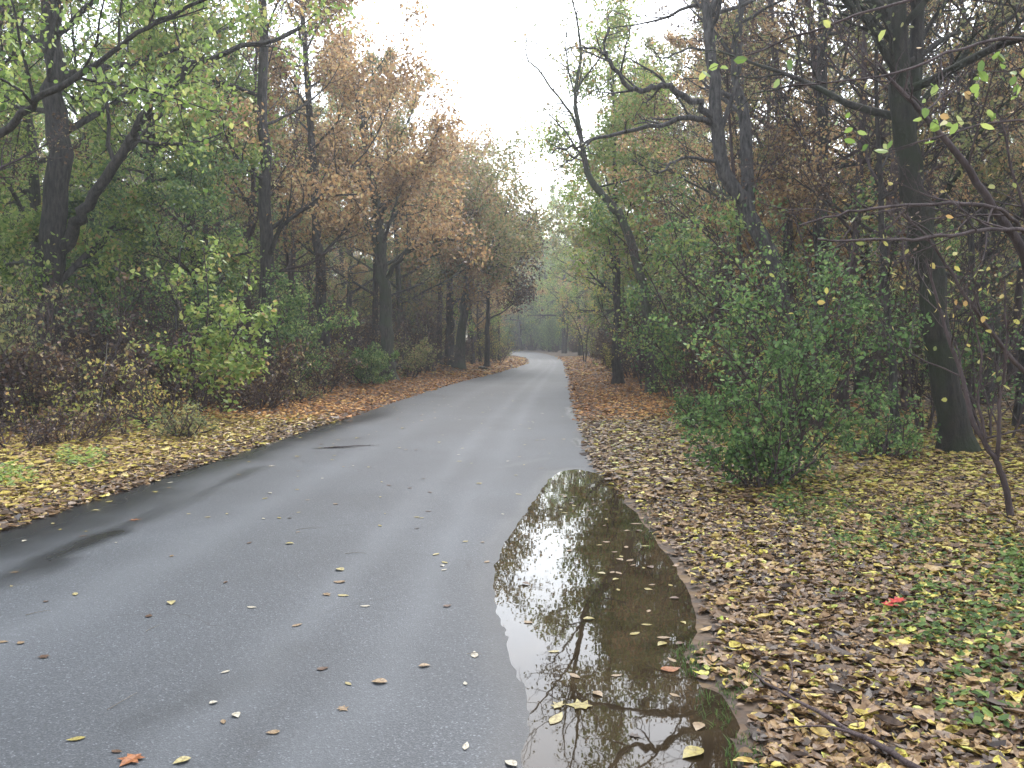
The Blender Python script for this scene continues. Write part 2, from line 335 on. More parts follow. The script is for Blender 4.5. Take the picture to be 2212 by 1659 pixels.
# ------------------------------------------------------------------ ground, road, puddle
def axis(lo, hi, fine_lo, fine_hi, step, grow=1.09):
    a = list(np.arange(fine_lo, fine_hi+1e-6, step)); s = step; x = fine_hi
    while x < hi: s *= grow; x += s; a.append(min(x, hi))
    s = step; x = fine_lo; b = []
    while x > lo: s *= grow; x -= s; b.append(max(x, lo))
    return np.array(b[::-1]+a)
def grid_faces(nx, ny):
    i = np.arange(nx-1)[None, :] + (np.arange(ny-1)*nx)[:, None]
    return np.stack([i, i+1, i+1+nx, i+nx], -1).reshape(-1, 4)
gx = axis(-210, 210, -6.5, 6.5, 0.07, 1.07); gy = axis(-60, 270, 1.5, 14, 0.08, 1.025)
X, Y = np.meshgrid(gx, gy)
me = mk_mesh('ground', np.stack([X, Y, ground_h(X, Y)], -1).reshape(-1, 3), [grid_faces(len(gx), len(gy))], M['soil'])
tag(link('ground', me), 'brown forest floor of damp soil on both sides of the road', 'ground', kind='structure')

ry = np.concatenate([np.arange(-25, 1.5, 1.0), np.arange(1.5, 13, 0.05), np.arange(13, 40, 0.25), np.arange(40, 165, 1.0)])
rt = np.linspace(0, 1, 110)
T_, Y = np.meshgrid(rt, ry)
rsn = np.random.RandomState(3)
def ragged(y, s): return 0.03*np.sin(y*2.3+s)+0.025*np.sin(y*5.1+2*s)+0.015*np.sin(y*13+3*s)
L_ = xl(Y)+ragged(Y, 1); R_ = xr(Y)+ragged(Y, 4)
X = L_+(R_-L_)*T_
camber = 0.0
Z = road_h(X, Y)
e_in = np.minimum(X-L_, R_-X)
Z = Z-0.02*(1-sstep(0, .04, e_in))
wet = np.zeros_like(X)
def streak(pts, wd, amt, soft=0.5):
    """a damp streak along ground points"""
    global wet
    P = np.array([G(u, v)[:2] for u, v in pts]); best = np.full(X.shape, 1e9)
    for a, b in zip(P[:-1], P[1:]):
        ab = b-a; t = np.clip(((X-a[0])*ab[0]+(Y-a[1])*ab[1])/(ab@ab), 0, 1)
        best = np.minimum(best, np.hypot(X-a[0]-t*ab[0], Y-a[1]-t*ab[1]))
    n = bumps(X*3.1, Y*3.1)*0.4*wd+bumps(X*9, Y*9)*0.2*wd
    wet = np.maximum(wet, amt*(1-sstep(wd*soft*.5, wd*1.1, best+n*1.6))*np.clip(.75+.5*bumps(X*5+3, Y*5), 0, 1))
streak([(-400, 1330), (0, 1250), (100, 1212)], 0.30, 1.0, 0.1)
streak([(60, 1225), (160, 1185), (250, 1150)], 0.20, 1.0, 0.1)
streak([(200, 1165), (330, 1110), (480, 1045), (560, 1010)], 0.2, 0.6, 0.0)
streak([(100, 1110), (300, 1060), (500, 985), (700, 915)], 0.35, 0.55, 0.0)
streak([(690, 968), (745, 967), (800, 962)], 0.10, 1.0, 0.5)
streak([(300, 1560), (560, 1450), (640, 1400)], 0.16, 0.32, 0.0)
streak([(1228, 880), (1236, 905)], 0.10, 0.8, 0.4)
streak([(1240, 945), (1250, 965)], 0.06, 0.8, 0.4)
streak([(1080, 1010), (1180, 990)], 0.15, 0.2, 0.0)
band = (1-sstep(.15, 1.0, X-L_+.35*bumps(X*1.7, Y*1.2)+.12*bumps(X*6, Y*6)))*.8*sstep(3, 6, Y)*(1-sstep(15, 24, Y))
wet = np.maximum(wet, band)
sdp = pud_sd(X, Y)
wet = np.maximum(wet, 0.55*(1-sstep(0.0, 0.20, sdp+.07*bumps(X*6, Y*6))))
mud = sstep(-0.02, 0.15, -sdp) + 0.55*(1-sstep(0.0, .22, R_-X+0.06*bumps(X*6, Y*6)))+0.45*(1-sstep(0.0, .2, X-L_+0.06*bumps(X*6, Y*6)))
lw = bumps(X*7, Y*.35)*.5+.75
track = (np.exp(-((T_-0.74)/0.035)**2)+.8*np.exp(-((T_-0.63)/0.03)**2)+0.7*np.exp(-((T_-0.36)/0.05)**2))*np.clip(lw, 0, 1)
me = mk_mesh('road', np.stack([X, Y, Z], -1).reshape(-1, 3), [grid_faces(len(rt), len(ry))], M['asphalt'],
             vert_attr={'wet': wet.ravel(), 'mud': np.clip(mud, 0, 1).ravel(), 'track': track.ravel()})
tag(link('road', me), 'narrow grey asphalt road winding away into the forest', 'road', kind='structure')

# the water sheet: a filled grid clipped to slightly outside the traced shore
wx = np.arange(PUD[:, 0].min()-.15, PUD[:, 0].max()+.2, .05); wy = np.arange(PUD[:, 1].min()-.15, PUD[:, 1].max()+.2, .05)
X, Y = np.meshgrid(wx, wy); sdw = pud_sd(X, Y); fc = grid_faces(len(wx), len(wy))
ok = (sdw.ravel()[fc] < 0.10).all(1); fc = fc[ok]; used, inv = np.unique(fc, return_inverse=True)
V = np.stack([X, Y, np.full_like(X, ZW)], -1).reshape(-1, 3)[used]
me = mk_mesh('puddle', V, [inv.reshape(-1, 4)], M['water'])
tag(link('puddle', me), 'muddy rain puddle at the right road edge mirroring bare branches', 'puddle', kind='structure')

# ------------------------------------------------------------------ tree builder
def unit(v): return v/(np.linalg.norm(v)+1e-9)
def grow(rs, p, d, length, r0, nseg, wander, up, taper=0.25):
    P = [np.array(p, float)]; d = unit(np.array(d, float)); st = length/nseg
    for i in range(nseg):
        d = unit(d + rs.normal(size=3)*wander + np.array([0, 0, up]))
        P.append(P[-1]+d*st)
    return np.array(P), np.linspace(r0, r0*taper, nseg+1)
def resample(P, n):
    P = np.asarray(P, float)
    # Catmull-Rom through the given points
    Q = np.vstack([2*P[0]-P[1], P, 2*P[-1]-P[-2]]); res = []
    m = len(P)-1
    for s in np.linspace(0, m-1e-6, n):
        i = int(s); t = s-i; a, b, c, d = Q[i:i+4]
        res.append(0.5*((2*b)+(-a+c)*t+(2*a-5*b+4*c-d)*t*t+(-a+3*b-3*c+d)*t**3))
    return np.array(res)
def perp(rs, d, ang, az=None):
    d = unit(d); ref = np.array([0, 0, 1.0]) if abs(d[2]) < .9 else np.array([1.0, 0, 0])
    u = unit(np.cross(d, ref)); v = np.cross(d, u); a = rs.uniform(0, 2*math.pi) if az is None else az
    return d*math.cos(ang)+(u*math.cos(a)+v*math.sin(a))*math.sin(ang)
def branch_out(rs, tb, anchors, limb, lr, p, lv2=6, lv3=5, l2=0.45, sub=0.5, twr=0.006, start=0.25, up=0.05, lens=None):
    """secondary branches and twigs on one limb; leaf anchors collected"""
    seg = np.linalg.norm(np.diff(limb, axis=0), axis=1).sum() if lens is None else lens
    n = len(limb)
    clump = rs.rand()
    for k in range(lv2):
        f = start+(1-start)*(k+rs.rand())/lv2; i = min(int(f*(n-1)), n-2); t = f*(n-1)-i
        q = limb[i]*(1-t)+limb[i+1]*t; d = unit(limb[i+1]-limb[i])
        r = max((lr[i]*(1-t)+lr[i+1]*t)*0.55, twr*1.4)
        L2 = seg*l2*(1.15-0.6*f)*rs.uniform(.6, 1.3)
        P2, R2 = grow(rs, q, perp(rs, d, rs.uniform(.5, 1.0)), L2, r, 5, .17, up, .3)
        tb.add(P2, np.maximum(R2, twr*.8), 4)
        ck = np.clip(clump*.5+rs.rand()*.8, .1, 1.1)
        for m in range(lv3):
            g = .2+.8*(m+rs.rand())/lv3; j = min(int(g*5), 4); q3 = P2[j]+(P2[j+1]-P2[j])*(g*5-j)
            L3 = L2*sub*rs.uniform(.5, 1.2)*(1.2-.5*g)
            P3, R3 = grow(rs, q3, perp(rs, unit(P2[j+1]-P2[j]), rs.uniform(.4, .95)), L3, max(r*.35, twr), 3, .2, up, .4)
            tb.add(P3, R3, 3)
            anchors.append((P3, ck))
        anchors.append((P2[2:], ck))
def leaf_points(rs, anchors, per, jit):
    out = []
    for P, ck in anchors:
        n = rs.poisson(per*ck*ck*1.6)
        if n == 0: continue
        s = rs.rand(n)**.7*(len(P)-1); i = np.minimum(s.astype(int), len(P)-2); t = (s-i)[:, None]
        out.append(P[i]*(1-t)+P[i+1]*t+rs.normal(size=(n, 3))*jit)
    return np.concatenate(out) if out else np.zeros((1, 3))
def tree_meshes(name, seed, H, r, clear=.3, nl=13, per=9, size=.085, spread=1.0, lv2=6, lv3=5, lean=.0, up=.05, jit=.12, twr=.007, wander=.035, crooked=.1):
    rs = np.random.RandomState(seed); tb = Tubes(); anc = []
    P, Rr = grow(rs, (0, 0, -.15), (lean, lean*.3, 1), H*.93, r, 14, wander, .03, .12)
    Rr[0] *= 1.35; tb.add(P, Rr, 9)
    for k in range(nl):
        f = clear+(1-clear)*((k+rs.rand()*.8)/nl); i = min(int(f*14), 13); q = P[i]+(P[i+1]-P[i])*(f*14-i)
        prof = math.sin(math.pi*min(1, .28+.72*(f-clear)/(1-clear)))*.75+.25
        L = H*.30*spread*prof*rs.uniform(.75, 1.25); rr = Rr[i]*rs.uniform(.38, .6)
        az = k*2.4+rs.uniform(-.5, .5); el = rs.uniform(.15, .6)+.6*(f-clear)
        d = np.array([math.cos(az)*math.cos(el), math.sin(az)*math.cos(el), math.sin(el)])
        lp, lr = grow(rs, q, d, L, rr, 8, crooked, .05, .2)
        tb.add(lp, lr, 5); branch_out(rs, tb, anc, lp, lr, None, lv2, lv3, up=up, twr=twr)
    branch_out(rs, tb, anc, P[8:], Rr[8:], None, lv2, lv3, up=up, twr=twr, lens=H*.25)
    pts = leaf_points(rs, anc, per, jit)
    wood = tb.mesh(name+'_trunk', M['bark'])
    crown = leaf_mesh(name+'_crown', pts, rs.uniform(.7, 1.25, len(pts))*size, rs, M['lime'], up=.25, droop=.5)
    return wood, crown
def shrub_meshes(name, seed, H, W, stems, per, size, lv2=7, lv3=5, twr=.004, mat='twig', leaf='drybrown', r0=.018, up=.06, jit=.05, wander=.09, out_=1.0, droop=.2):
    rs = np.random.RandomState(seed); tb = Tubes(); anc = []
    for k in range(stems):
        a = rs.uniform(0, 6.28); rad = rs.uniform(0, W*.18); q = (math.cos(a)*rad, math.sin(a)*rad, -.05)
        d = np.array([math.cos(a)*W/H*out_*rs.uniform(.1, .9), math.sin(a)*W/H*out_*rs.uniform(.1, .9), 1])
        L = H*rs.uniform(.6, 1.1); lp, lr = grow(rs, q, d, L, r0*rs.uniform(.6, 1.3), 8, wander, .02, .25)
        tb.add(lp, lr, 5); branch_out(rs, tb, anc, lp, lr, None, lv2, lv3, l2=.4, twr=twr, start=.08, up=up)
    pts = leaf_points(rs, anc, per, jit); pts = pts[pts[:, 2] > .02]
    return tb.mesh(name+'_stem', M[mat]), leaf_mesh(name+'_foliage', pts, rs.uniform(.7, 1.25, len(pts))*size, rs, M[leaf], up=.3, droop=droop)

def thing(name, parts, loc, rz=0, s=1.0, label=None, cat=None, group=None, mats=None):
    e = empty(name, loc, rz, s); tag(e, label, cat, group)
    for pn, me in parts:
        o = link(pn, me, e)
        if mats and pn in mats:
            o.material_slots[0].link = 'OBJECT'; o.material_slots[0].material = mats[pn]
    return e
def gz(x, y): return float(ground_h(np.array([x]), np.array([y]))[0])

# the kinds of which the forest is made
TALL = [tree_meshes('tall%d' % i, 20+i, H, r, clear=c, nl=nl, per=pr, size=sz, spread=sp_, lean=ln) for i, (H, r, c, nl, pr, sz, sp_, ln) in enumerate([
    (17, .20, .22, 20, 26, .135, 1.0, .03), (18, .24, .20, 20, 26, .135, 1.1, -.03), (15.5, .17, .20, 18, 24, .13, .95, .05),
    (16.5, .19, .25, 18, 28, .135, 1.0, .0), (14, .15, .16, 18, 22, .13, 1.0, -.06), (17.5, .22, .24, 20, 26, .135, 1.15, .04)])]
BARE = [tree_meshes('bare%d' % i, 60+i, H, r, clear=c, nl=16, per=5.0, size=.085, spread=.9, lean=ln, lv2=8, lv3=6) for i, (H, r, c, ln) in enumerate([
    (15, .15, .25, .08), (13, .11, .2, -.08), (16, .18, .35, .02)])]
YOUNG = [tree_meshes('young%d' % i, 80+i, H, r, clear=c, nl=14, per=pr*2.6, size=.105, spread=1.15, lean=ln, lv2=6, lv3=4, twr=.006) for i, (H, r, c, pr, ln) in enumerate([
    (8, .06, .16, 8, .1), (6.5, .05, .12, 9, -.1), (9, .075, .2, 5, .05)])]
THICKET = [shrub_meshes('thicket%d' % i, 100+i, H, W, int(st*1.5), per*3.2, .075, lv2=10, lv3=6, twr=.006) for i, (H, W, st, per) in enumerate([
    (3.2, 2.4, 9, .8), (2.3, 2.2, 9, .9), (4.2, 2.6, 8, .7), (1.5, 1.6, 9, 1.0)])]
LEAFY = [shrub_meshes('leafy%d' % i, 120+i, H, W, st, per, sz, lv2=8, lv3=5, leaf='green') for i, (H, W, st, per, sz) in enumerate([
    (3.0, 2.2, 10, 11, .085), (1.6, 1.6, 11, 11, .075)])]

rnd = random.Random(11)
occupied = []
def free(x, y, r):
    for (a, b, c) in occupied:
        if (a-x)**2+(b-y)**2 < (r+c)**2: return False
    return True

# ------------------------------------------------------------------ single trees traced one by one
def pts3(L): return np.array([PX(*q[:3]) for q in L])
def hero_tree(name, label, cat, trunk, limbs, bark='bark', leaf='lime', per=6, size=.09, extra=8, clear=.35, n=26, sides=12, seed=1,
              lv2=7, lv3=5, spread=1.0, twr=.006, group=None, toplen=3.0, subtrunks=(), crook=.1, jit=.12, upm=.25, boost=2.8):
    """trunk: (u, v, depth, radius); limbs: ([(u, v, depth)...], r0, r1)"""
    rs = np.random.RandomState(seed); tb = Tubes(); bt = Tubes(); anc = []
    P = pts3(trunk); r = np.array([q[3] for q in trunk]); P[0, 2] = gz(P[0, 0], P[0, 1])-.1
    base = P[0].copy(); base[2] += .1
    Pn = resample(P, n); Rn = np.interp(np.linspace(0, len(r)-1, n), np.arange(len(r)), r)
    Rn[0] *= 1.6; Rn[1] *= 1.1
    Pn[2:-1] += rs.normal(size=(n-3, 3))*Rn[2:-1, None]*.18
    tb.add(Pn, Rn, sides)
    occupied.append((base[0], base[1], .5))
    for st in subtrunks:
        Q = resample(pts3(st), 12); rr = np.interp(np.linspace(0, len(st)-1, 12), np.arange(len(st)), [q[3] for q in st])
        tb.add(Q, rr, 9); branch_out(rs, bt, anc, Q, rr, None, lv2, lv3, l2=.3, twr=twr)
    for L, r0, r1 in limbs:
        Q = resample(pts3(L), max(8, len(L)*3)); rr = np.linspace(r0, r1, len(Q))
        Q[1:-1] += rs.normal(size=(len(Q)-2, 3))*r0*.35
        bt.add(Q, rr, 7); branch_out(rs, bt, anc, Q, rr, None, lv2+3, lv3, l2=.26, twr=twr)
    Ht = Pn[-1, 2]-Pn[0, 2]
    for k in range(extra):
        f = clear+(1-clear)*((k+rs.rand()*.8)/max(extra, 1)); i = min(int(f*(n-1)), n-2); q = Pn[i]
        az = k*2.4+rs.uniform(-.5, .5); el = rs.uniform(.1, .6)+.5*(f-clear)
        d = np.array([math.cos(az)*math.cos(el), math.sin(az)*math.cos(el), math.sin(el)])
        L = toplen*spread*rs.uniform(.7, 1.3)
        lp, lr = grow(rs, q, d, L, Rn[i]*rs.uniform(.3, .5), 8, crook, .05, .2)
        bt.add(lp, lr, 5); branch_out(rs, bt, anc, lp, lr, None, lv2, lv3, twr=twr)
    k = int(n*.6); branch_out(rs, bt, anc, Pn[k:], Rn[k:], None, lv2, lv3, l2=.4, twr=twr)
    pts = leaf_points(rs, anc, per*boost, jit)
    size *= 1.25 if boost > 2 else 1
    e = thing(name, [], base, label=label, cat=cat, group=group)
    link('trunk', tb.mesh('trunk', M[bark], base), e)
    link('limbs', bt.mesh('limbs', M[bark], base), e)
    link('crown', leaf_mesh('crown', pts-base, rs.uniform(.7, 1.25, len(pts))*size, rs, M[leaf], up=upm, droop=.5), e)
    return e
def straight(u, d, r, top, ulean=0, H=16):
    """trunk line for a tall tree whose foot stands under pixel column u at depth d"""
    v0 = HOR+2852/d; px = F/d
    return [(u+ulean*t, v0-H*t*px, d, r*(1-.8*t)) for t in (0, .15, .3, .5, .7, .85, 1)]

# left side
hero_tree('maple_tree', 'thick dark trunk at the far left with a long limb leaning right through yellow-green leaves', 'tree',
    [(112,883,19,.31),(108,700,19,.27),(113,500,19,.26),(125,300,19,.24),(117,150,19,.21),(108,0,19,.19),(100,-250,19,.14),(108,-500,19,.06)],
    [([(125,545,19),(165,480,18.8),(200,430,18.5),(255,345,18.2),(290,290,18),(345,205,17.6),(430,130,17.3),(560,100,17),(650,60,17)], .15, .03),
     ([(118,620,19),(180,560,19.4),(250,490,20),(330,440,20.5)], .09, .02)],
    bark='bark', leaf='lime', per=15, size=.088, seed=4, extra=12, clear=.42, toplen=4.5, jit=.2)
hero_tree('maple_tree', 'tree left of the frame whose long slanting bough crosses the top left corner', 'tree',
    [(-330,981,11.5,.18),(-320,700,11.5,.16),(-300,400,11.5,.14),(-290,100,11.5,.12),(-300,-300,11.5,.08),(-310,-600,11.5,.04)],
    [([(-305,480,11.5),(-120,360,11.3),(0,288,11.2),(55,237,11.1),(109,197,11),(182,157,11),(208,142,11),(273,87,11),(339,47,11),(437,4,11),(600,-60,11)], .062, .016)],
    leaf='lime', per=8, size=.072, seed=7, extra=7, clear=.5, toplen=3, jit=.15)
hero_tree('maple_tree', 'slim trunk with a crooked elbow branch right of the thick dark left trunk', 'tree',
    [(300,857,23,.17),(293,700,23,.15),(300,560,23,.14),(318,430,23,.12),(326,340,23,.11),(322,200,23,.09),(330,0,23,.07),(340,-200,23,.03)],
    [([(324,345,23),(335,318,22.8),(350,310,22.6),(385,304,22.4),(412,299,22.3),(430,280,22.2),(447,258,22)], .085, .06),
     ([(293,535,23),(350,528,22.5),(410,540,22),(470,552,21.8),(540,545,21.5)], .07, .03)],
    leaf='lime', per=11, size=.095, seed=12, extra=10, clear=.45, toplen=3.6, jit=.2)
hero_tree('oak_tree', 'dark trunk behind the yellow-green sapling, leaning slightly, on the left verge', 'tree',
    straight(580, 24, .24, 0, -20), [([(566,560,24),(620,480,23.5),(700,430,23),(770,420,22.6)], .08, .02)],
    leaf='rust', per=7, size=.09, seed=15, extra=14, clear=.33, toplen=4, jit=.2)
hero_tree('oak_tree', 'straight trunk with rusty brown leaves above the low green shrub on the left', 'tree',
    straight(705, 29, .22, 0, -60, 15), [], leaf='rust', per=8, size=.10, seed=18, extra=16, clear=.3, toplen=3.0, jit=.22)
hero_tree('oak_tree', 'forked grey trunk with wide rusty crown reaching towards the sky gap on the left', 'tree',
    [(840,824,31,.28),(836,740,31,.24),(830,640,31,.22),(822,560,31,.2),(818,470,31,.16),(800,370,31,.13),(770,220,31,.08),(740,90,31,.03)],
    [([(828,610,31),(870,555,30.5),(920,525,30),(990,520,29.5),(1040,540,29)], .1, .02), ([(822,560,31),(790,470,31),(740,380,31),(720,300,31)], .11, .03),
     ([(818,470,31),(860,410,30.5),(910,350,30),(950,270,29.5)], .09, .02)],
    bark='bark_oak', leaf='rust', per=9, size=.105, seed=22, extra=16, clear=.4, toplen=3.3, jit=.25)
hero_tree('oak_tree', 'leaning oak at the left bend with flat spreading boughs over three close trunks', 'tree',
    [(991,801,42,.27),(997,720,42,.22),(1002,660,42,.2),(1010,606,42,.18),(1020,570,42,.14),(1017,520,42,.1),(1005,470,42,.07),(990,420,42,.03)],
    [([(1015,540,42),(980,528,41.5),(951,520,41),(915,525,40.5),(880,540,40)], .09, .03), ([(1019,588,42),(1050,580,41),(1075,572,40.5),(1110,580,40)], .09, .03),
     ([(1018,560,42),(990,560,41.5),(955,578,41)], .06, .02)],
    bark='bark_oak', leaf='olive', per=8, size=.12, seed=25, extra=16, clear=.5, toplen=4.2, jit=.3)
for u, dd, hh, lb, sd, lf in [(948, 42.5, 10, 'leftmost upright dark trunk of the cluster beside the leaning oak', 31, 'rust'),
                              (970, 43.5, 10.5, 'thick upright dark trunk in the middle of the cluster at the left bend', 32, 'rust'),
                              (1052, 47, 8, 'slim dark tree nearest the left bend of the road', 33, 'drybrown')]:
    hero_tree('oak_tree', lb, 'tree', straight(u, dd, .24 if sd == 32 else .16, 0, 6, hh), [], leaf=lf, per=8, size=.12, seed=sd, extra=12, clear=.38, toplen=2.8, jit=.3)

# right side
hero_tree('mossy_tree', 'thick mossy trunk on the right leaning left and splitting into three high up', 'tree',
    [(2070,992,11.1,.20),(2052,850,11.1,.178),(2022,690,11.1,.168),(1998,545,11.1,.16),(1972,400,11.1,.15),(1950,260,11.1,.14),(1944,120,11.1,.12),(1940,0,11.1,.11),(1930,-300,11.1,.08),(1935,-700,11.1,.03)],
    [([(1958,300,11.1),(1940,190,11),(1922,131,10.9),(1888,62,10.8),(1857,31,10.7),(1823,0,10.6),(1750,-80,10.4),(1690,-200,10)], .065, .03),
     ([(1985,480,11.1),(2040,420,11),(2080,360,10.8),(2120,280,10.6),(2200,200,10.4)], .04, .012)],
    bark='bark_moss', leaf='olive', per=2.2, size=.06, seed=41, boost=1.6, extra=13, clear=.55, toplen=3.2,
    subtrunks=[[(1962,290,11.1,.1),(1975,180,11.2,.09),(1981,60,11.3,.085),(1985,-60,11.4,.08),(1995,-350,11.5,.03)]])
hero_tree('bare_tree', 'nearly bare forked tree right of the sky gap with long crooked limbs reaching left', 'tree',
    [(1745,908,16.3,.2),(1728,800,16.3,.18),(1690,640,16.3,.17),(1655,540,16.3,.16),(1617,453,16.3,.155),(1601,428,16.3,.145),(1576,390,16.3,.14),(1557,344,16.3,.13),(1551,297,16.3,.125),(1545,250,16.3,.12),(1545,187,16.3,.11),(1535,125,16.3,.105),(1527,62,16.3,.1),(1529,31,16.3,.09),(1515,-30,16.3,.07),(1490,-150,16.3,.05),(1470,-330,16.3,.02)],
    [([(1545,250,16.3),(1532,250,16.2),(1501,222,16),(1461,200,15.8),(1429,181,15.6),(1398,191,15.5),(1361,194,15.4),(1342,166,15.3),(1317,131,15.2),(1308,116,15.2),(1308,84,15.2),(1317,59,15.2)], .075, .02),
     ([(1310,118,15.2),(1286,106,15.1),(1264,103,15),(1240,102,15),(1217,110,15)], .025, .01),
     ([(1547,268,16.3),(1529,262,16.2),(1498,253,16),(1451,261,15.8),(1373,281,15.5),(1279,300,15.2),(1235,318,15),(1192,331,14.9)], .065, .015),
     ([(1279,300,15.2),(1248,337,15),(1225,352,14.9),(1201,368,14.8)], .022, .01),
     ([(1557,350,16.3),(1498,342,16.1),(1457,347,15.8),(1436,369,15.6),(1404,369,15.5),(1364,344,15.4)], .035, .01),
     ([(1530,110,16.3),(1490,105,16),(1440,125,15.8),(1400,120,15.6)], .025, .008)],
    bark='bark_grey', leaf='olive', per=1.3, size=.06, seed=44, boost=1.3, extra=5, clear=.8, toplen=2.2, lv2=6, lv3=5, twr=.005,
    subtrunks=[[(1617,450,16.4,.13),(1613,340,16.5,.12),(1607,240,16.6,.11),(1590,180,16.7,.09),(1590,80,16.8,.08),(1610,-20,16.9,.06),(1640,-200,17,.03)],
               [(1529,40,16.3,.07),(1545,0,16.3,.065),(1570,-100,16.3,.05),(1590,-260,16.3,.02)],
               [(1552,300,16.3,.05),(1575,230,16.2,.045),(1595,170,16.1,.04),(1600,90,16,.035),(1595,-60,16,.02)]])
hero_tree('bare_tree', 'crooked leaning tree with thin bare twigs standing up against the white sky gap', 'tree',
    [(1410,852,24,.15),(1402,700,24,.135),(1375,560,24,.125),(1342,469,24,.12),(1323,447,24,.115),(1298,415,24,.105),(1273,381,24,.09),(1261,331,24,.075),(1250,265,24,.055),(1242,203,24,.045),(1255,130,24,.045),(1250,60,24,.03),(1236,0,24,.02)],
    [([(1258,310,24),(1240,260,24),(1223,231,24),(1170,162,24),(1139,125,24),(1136,80,24)], .05, .012),
     ([(1242,203,24),(1258,175,24),(1298,122,24),(1310,90,24)], .035, .012),
     ([(1245,220,24),(1230,160,24),(1222,100,24),(1225,40,24)], .03, .01),
     ([(1265,350,24),(1225,290,24),(1200,262,24),(1180,240,24)], .035, .012)],
    bark='bark_oak', leaf='olive', per=1.2, size=.08, seed=47, boost=1.5, extra=7, clear=.45, toplen=2.2, twr=.006)
hero_tree('maple_tree', 'yellow-green leafy tree behind the crooked tree beside the sky gap', 'tree',
    straight(1335, 29, .17, 0, -10, 10.5), [], leaf='lime', per=11, size=.095, seed=50, extra=16, clear=.25, toplen=2.4, jit=.25)
hero_tree('bare_tree', 'dark straight trunk behind the lime leaves, left of the mossy tree', 'tree',
    straight(1775, 19, .17, 0, 0, 16), [], leaf='olive', per=2.2, size=.08, seed=53, extra=12, clear=.35, toplen=3.5)
hero_tree('young_tree', 'slender dark sapling leaning across the right edge with two long level branches', 'tree',
    [(2330,1060,8.6,.06),(2290,850,8.4,.055),(2240,640,8.2,.05),(2185,500,8,.042),(2138,437,7.9,.036),(2076,344,7.8,.03),(1998,250,7.7,.024),(1938,188,7.6,.018),(1890,130,7.5,.01)],
    [([(2240,610,8.2),(2222,520,7.9),(2190,475,7.7),(2150,450,7.5),(2080,441,7.3),(1980,442,7.1),(1870,450,6.9),(1790,470,6.8),(1727,487,6.7)], .022, .008),
     ([(2290,520,7.6),(2240,498,7.2),(2150,496,7),(2080,503,6.8),(1990,515,6.6),(1900,520,6.4),(1765,517,6.2)], .02, .009),
     ([(2280,860,8.4),(2209,799,8.2),(2142,715,8.1),(2101,665,8),(2051,586,8),(2005,515,7.9),(1946,460,7.8)], .025, .01),
     ([(2225,600,8.2),(2215,480,8),(2190,380,7.9),(2160,250,7.8)], .022, .008)],
    bark='twig', leaf='yellow', per=.2, size=.055, seed=56, boost=1, extra=5, clear=.3, toplen=1.3, twr=.0035, lv2=6, lv3=4, sides=8)
hero_tree('young_tree', 'thin dark stem rising from the leaves at the right edge of the frame', 'tree',
    [(2188,1146,6.95,.028),(2171,1049,6.95,.026),(2155,1003,6.95,.025),(2134,965,6.95,.022),(2101,911,7,.02),(2080,820,7.1,.018),(2040,700,7.2,.014),(2000,560,7.3,.01)],
    [([(2152,1000,6.95),(2158,930,6.9),(2160,850,6.9),(2175,740,6.8),(2170,600,6.8)], .02, .006), ([(2130,960,6.95),(2115,860,6.9),(2120,760,6.9),(2090,640,6.9)], .014, .005)],
    bark='twig', leaf='yellow', per=.5, size=.06, seed=58, boost=1, extra=4, clear=.5, toplen=1.0, twr=.0032, lv2=5, lv3=3, sides=8)
hero_tree('young_tree', 'slim tree right of the frame holding broad lime leaves across the top right', 'tree',
    [(2560,1230,5.6,.05),(2520,800,5.5,.045),(2480,400,5.4,.04),(2440,0,5.3,.03),(2420,-300,5.2,.015)],
    [([(2470,330,5.4),(2380,200,5.2),(2228,88,5),(2080,105,4.9),(1960,150,4.8),(1850,175,4.8),(1700,185,4.8)], .014, .004),
     ([(2450,120,5.3),(2300,0,5),(2100,-30,4.9),(1900,20,4.8),(1728,75,4.8),(1610,120,4.8)], .014, .004),
     ([(2478,420,5.4),(2350,300,5.2),(2200,260,5),(2050,290,4.9),(1900,330,4.9)], .011, .003)],
    bark='twig', leaf='lime', per=2.0, size=.075, seed=61, boost=1, extra=0, twr=.0025, lv2=3, lv3=2, sides=8, jit=.03, upm=.1)

# ------------------------------------------------------------------ shrubs seen one by one
def px_stems(name, label, cat, stems, leaf, per, size, seed, bark='twig', lv2=7, lv3=5, twr=.0035, up=.3, l2=.35, jit=.05, r=None, droop=.3, extra=None):
    rs = np.random.RandomState(seed); tb = Tubes(); anc = []
    P0 = PX(*stems[0][0][0][:3]); base = np.array([P0[0], P0[1], gz(P0[0], P0[1])])
    for st, r0 in stems:
        Q = resample(pts3(st), 12); Q[0, 2] = gz(Q[0, 0], Q[0, 1])-.05
        tb.add(Q, np.linspace(r0, r0*.3, 12), 6); branch_out(rs, tb, anc, Q, np.linspace(r0, r0*.3, 12), None, lv2, lv3, l2=l2, twr=twr, start=.12)
    pts = leaf_points(rs, anc, per, jit)
    e = thing(name, [], base, label=label, cat=cat); link('stems', tb.mesh('stems', M[bark], base), e)
    link('foliage', leaf_mesh('foliage', pts-base, rs.uniform(.65, 1.25, len(pts))*size, rs, M[leaf], up=up, droop=droop), e)
    occupied.append((base[0], base[1], .6)); return e
def bush(name, label, u, d, H, W, stems, per, size, leaf, seed, bark='twig', **k):
    p = PX(u, HOR, d); x, y = p[0], p[1]
    w_, l_ = shrub_meshes(name, seed, H, W, stems, per, size, leaf=leaf, mat=bark, **k)
    occupied.append((x, y, .5))
    return thing(name, [('stems', w_), ('foliage', l_)], (x, y, gz(x, y)), label=label, cat='shrub')
D0 = 9.2
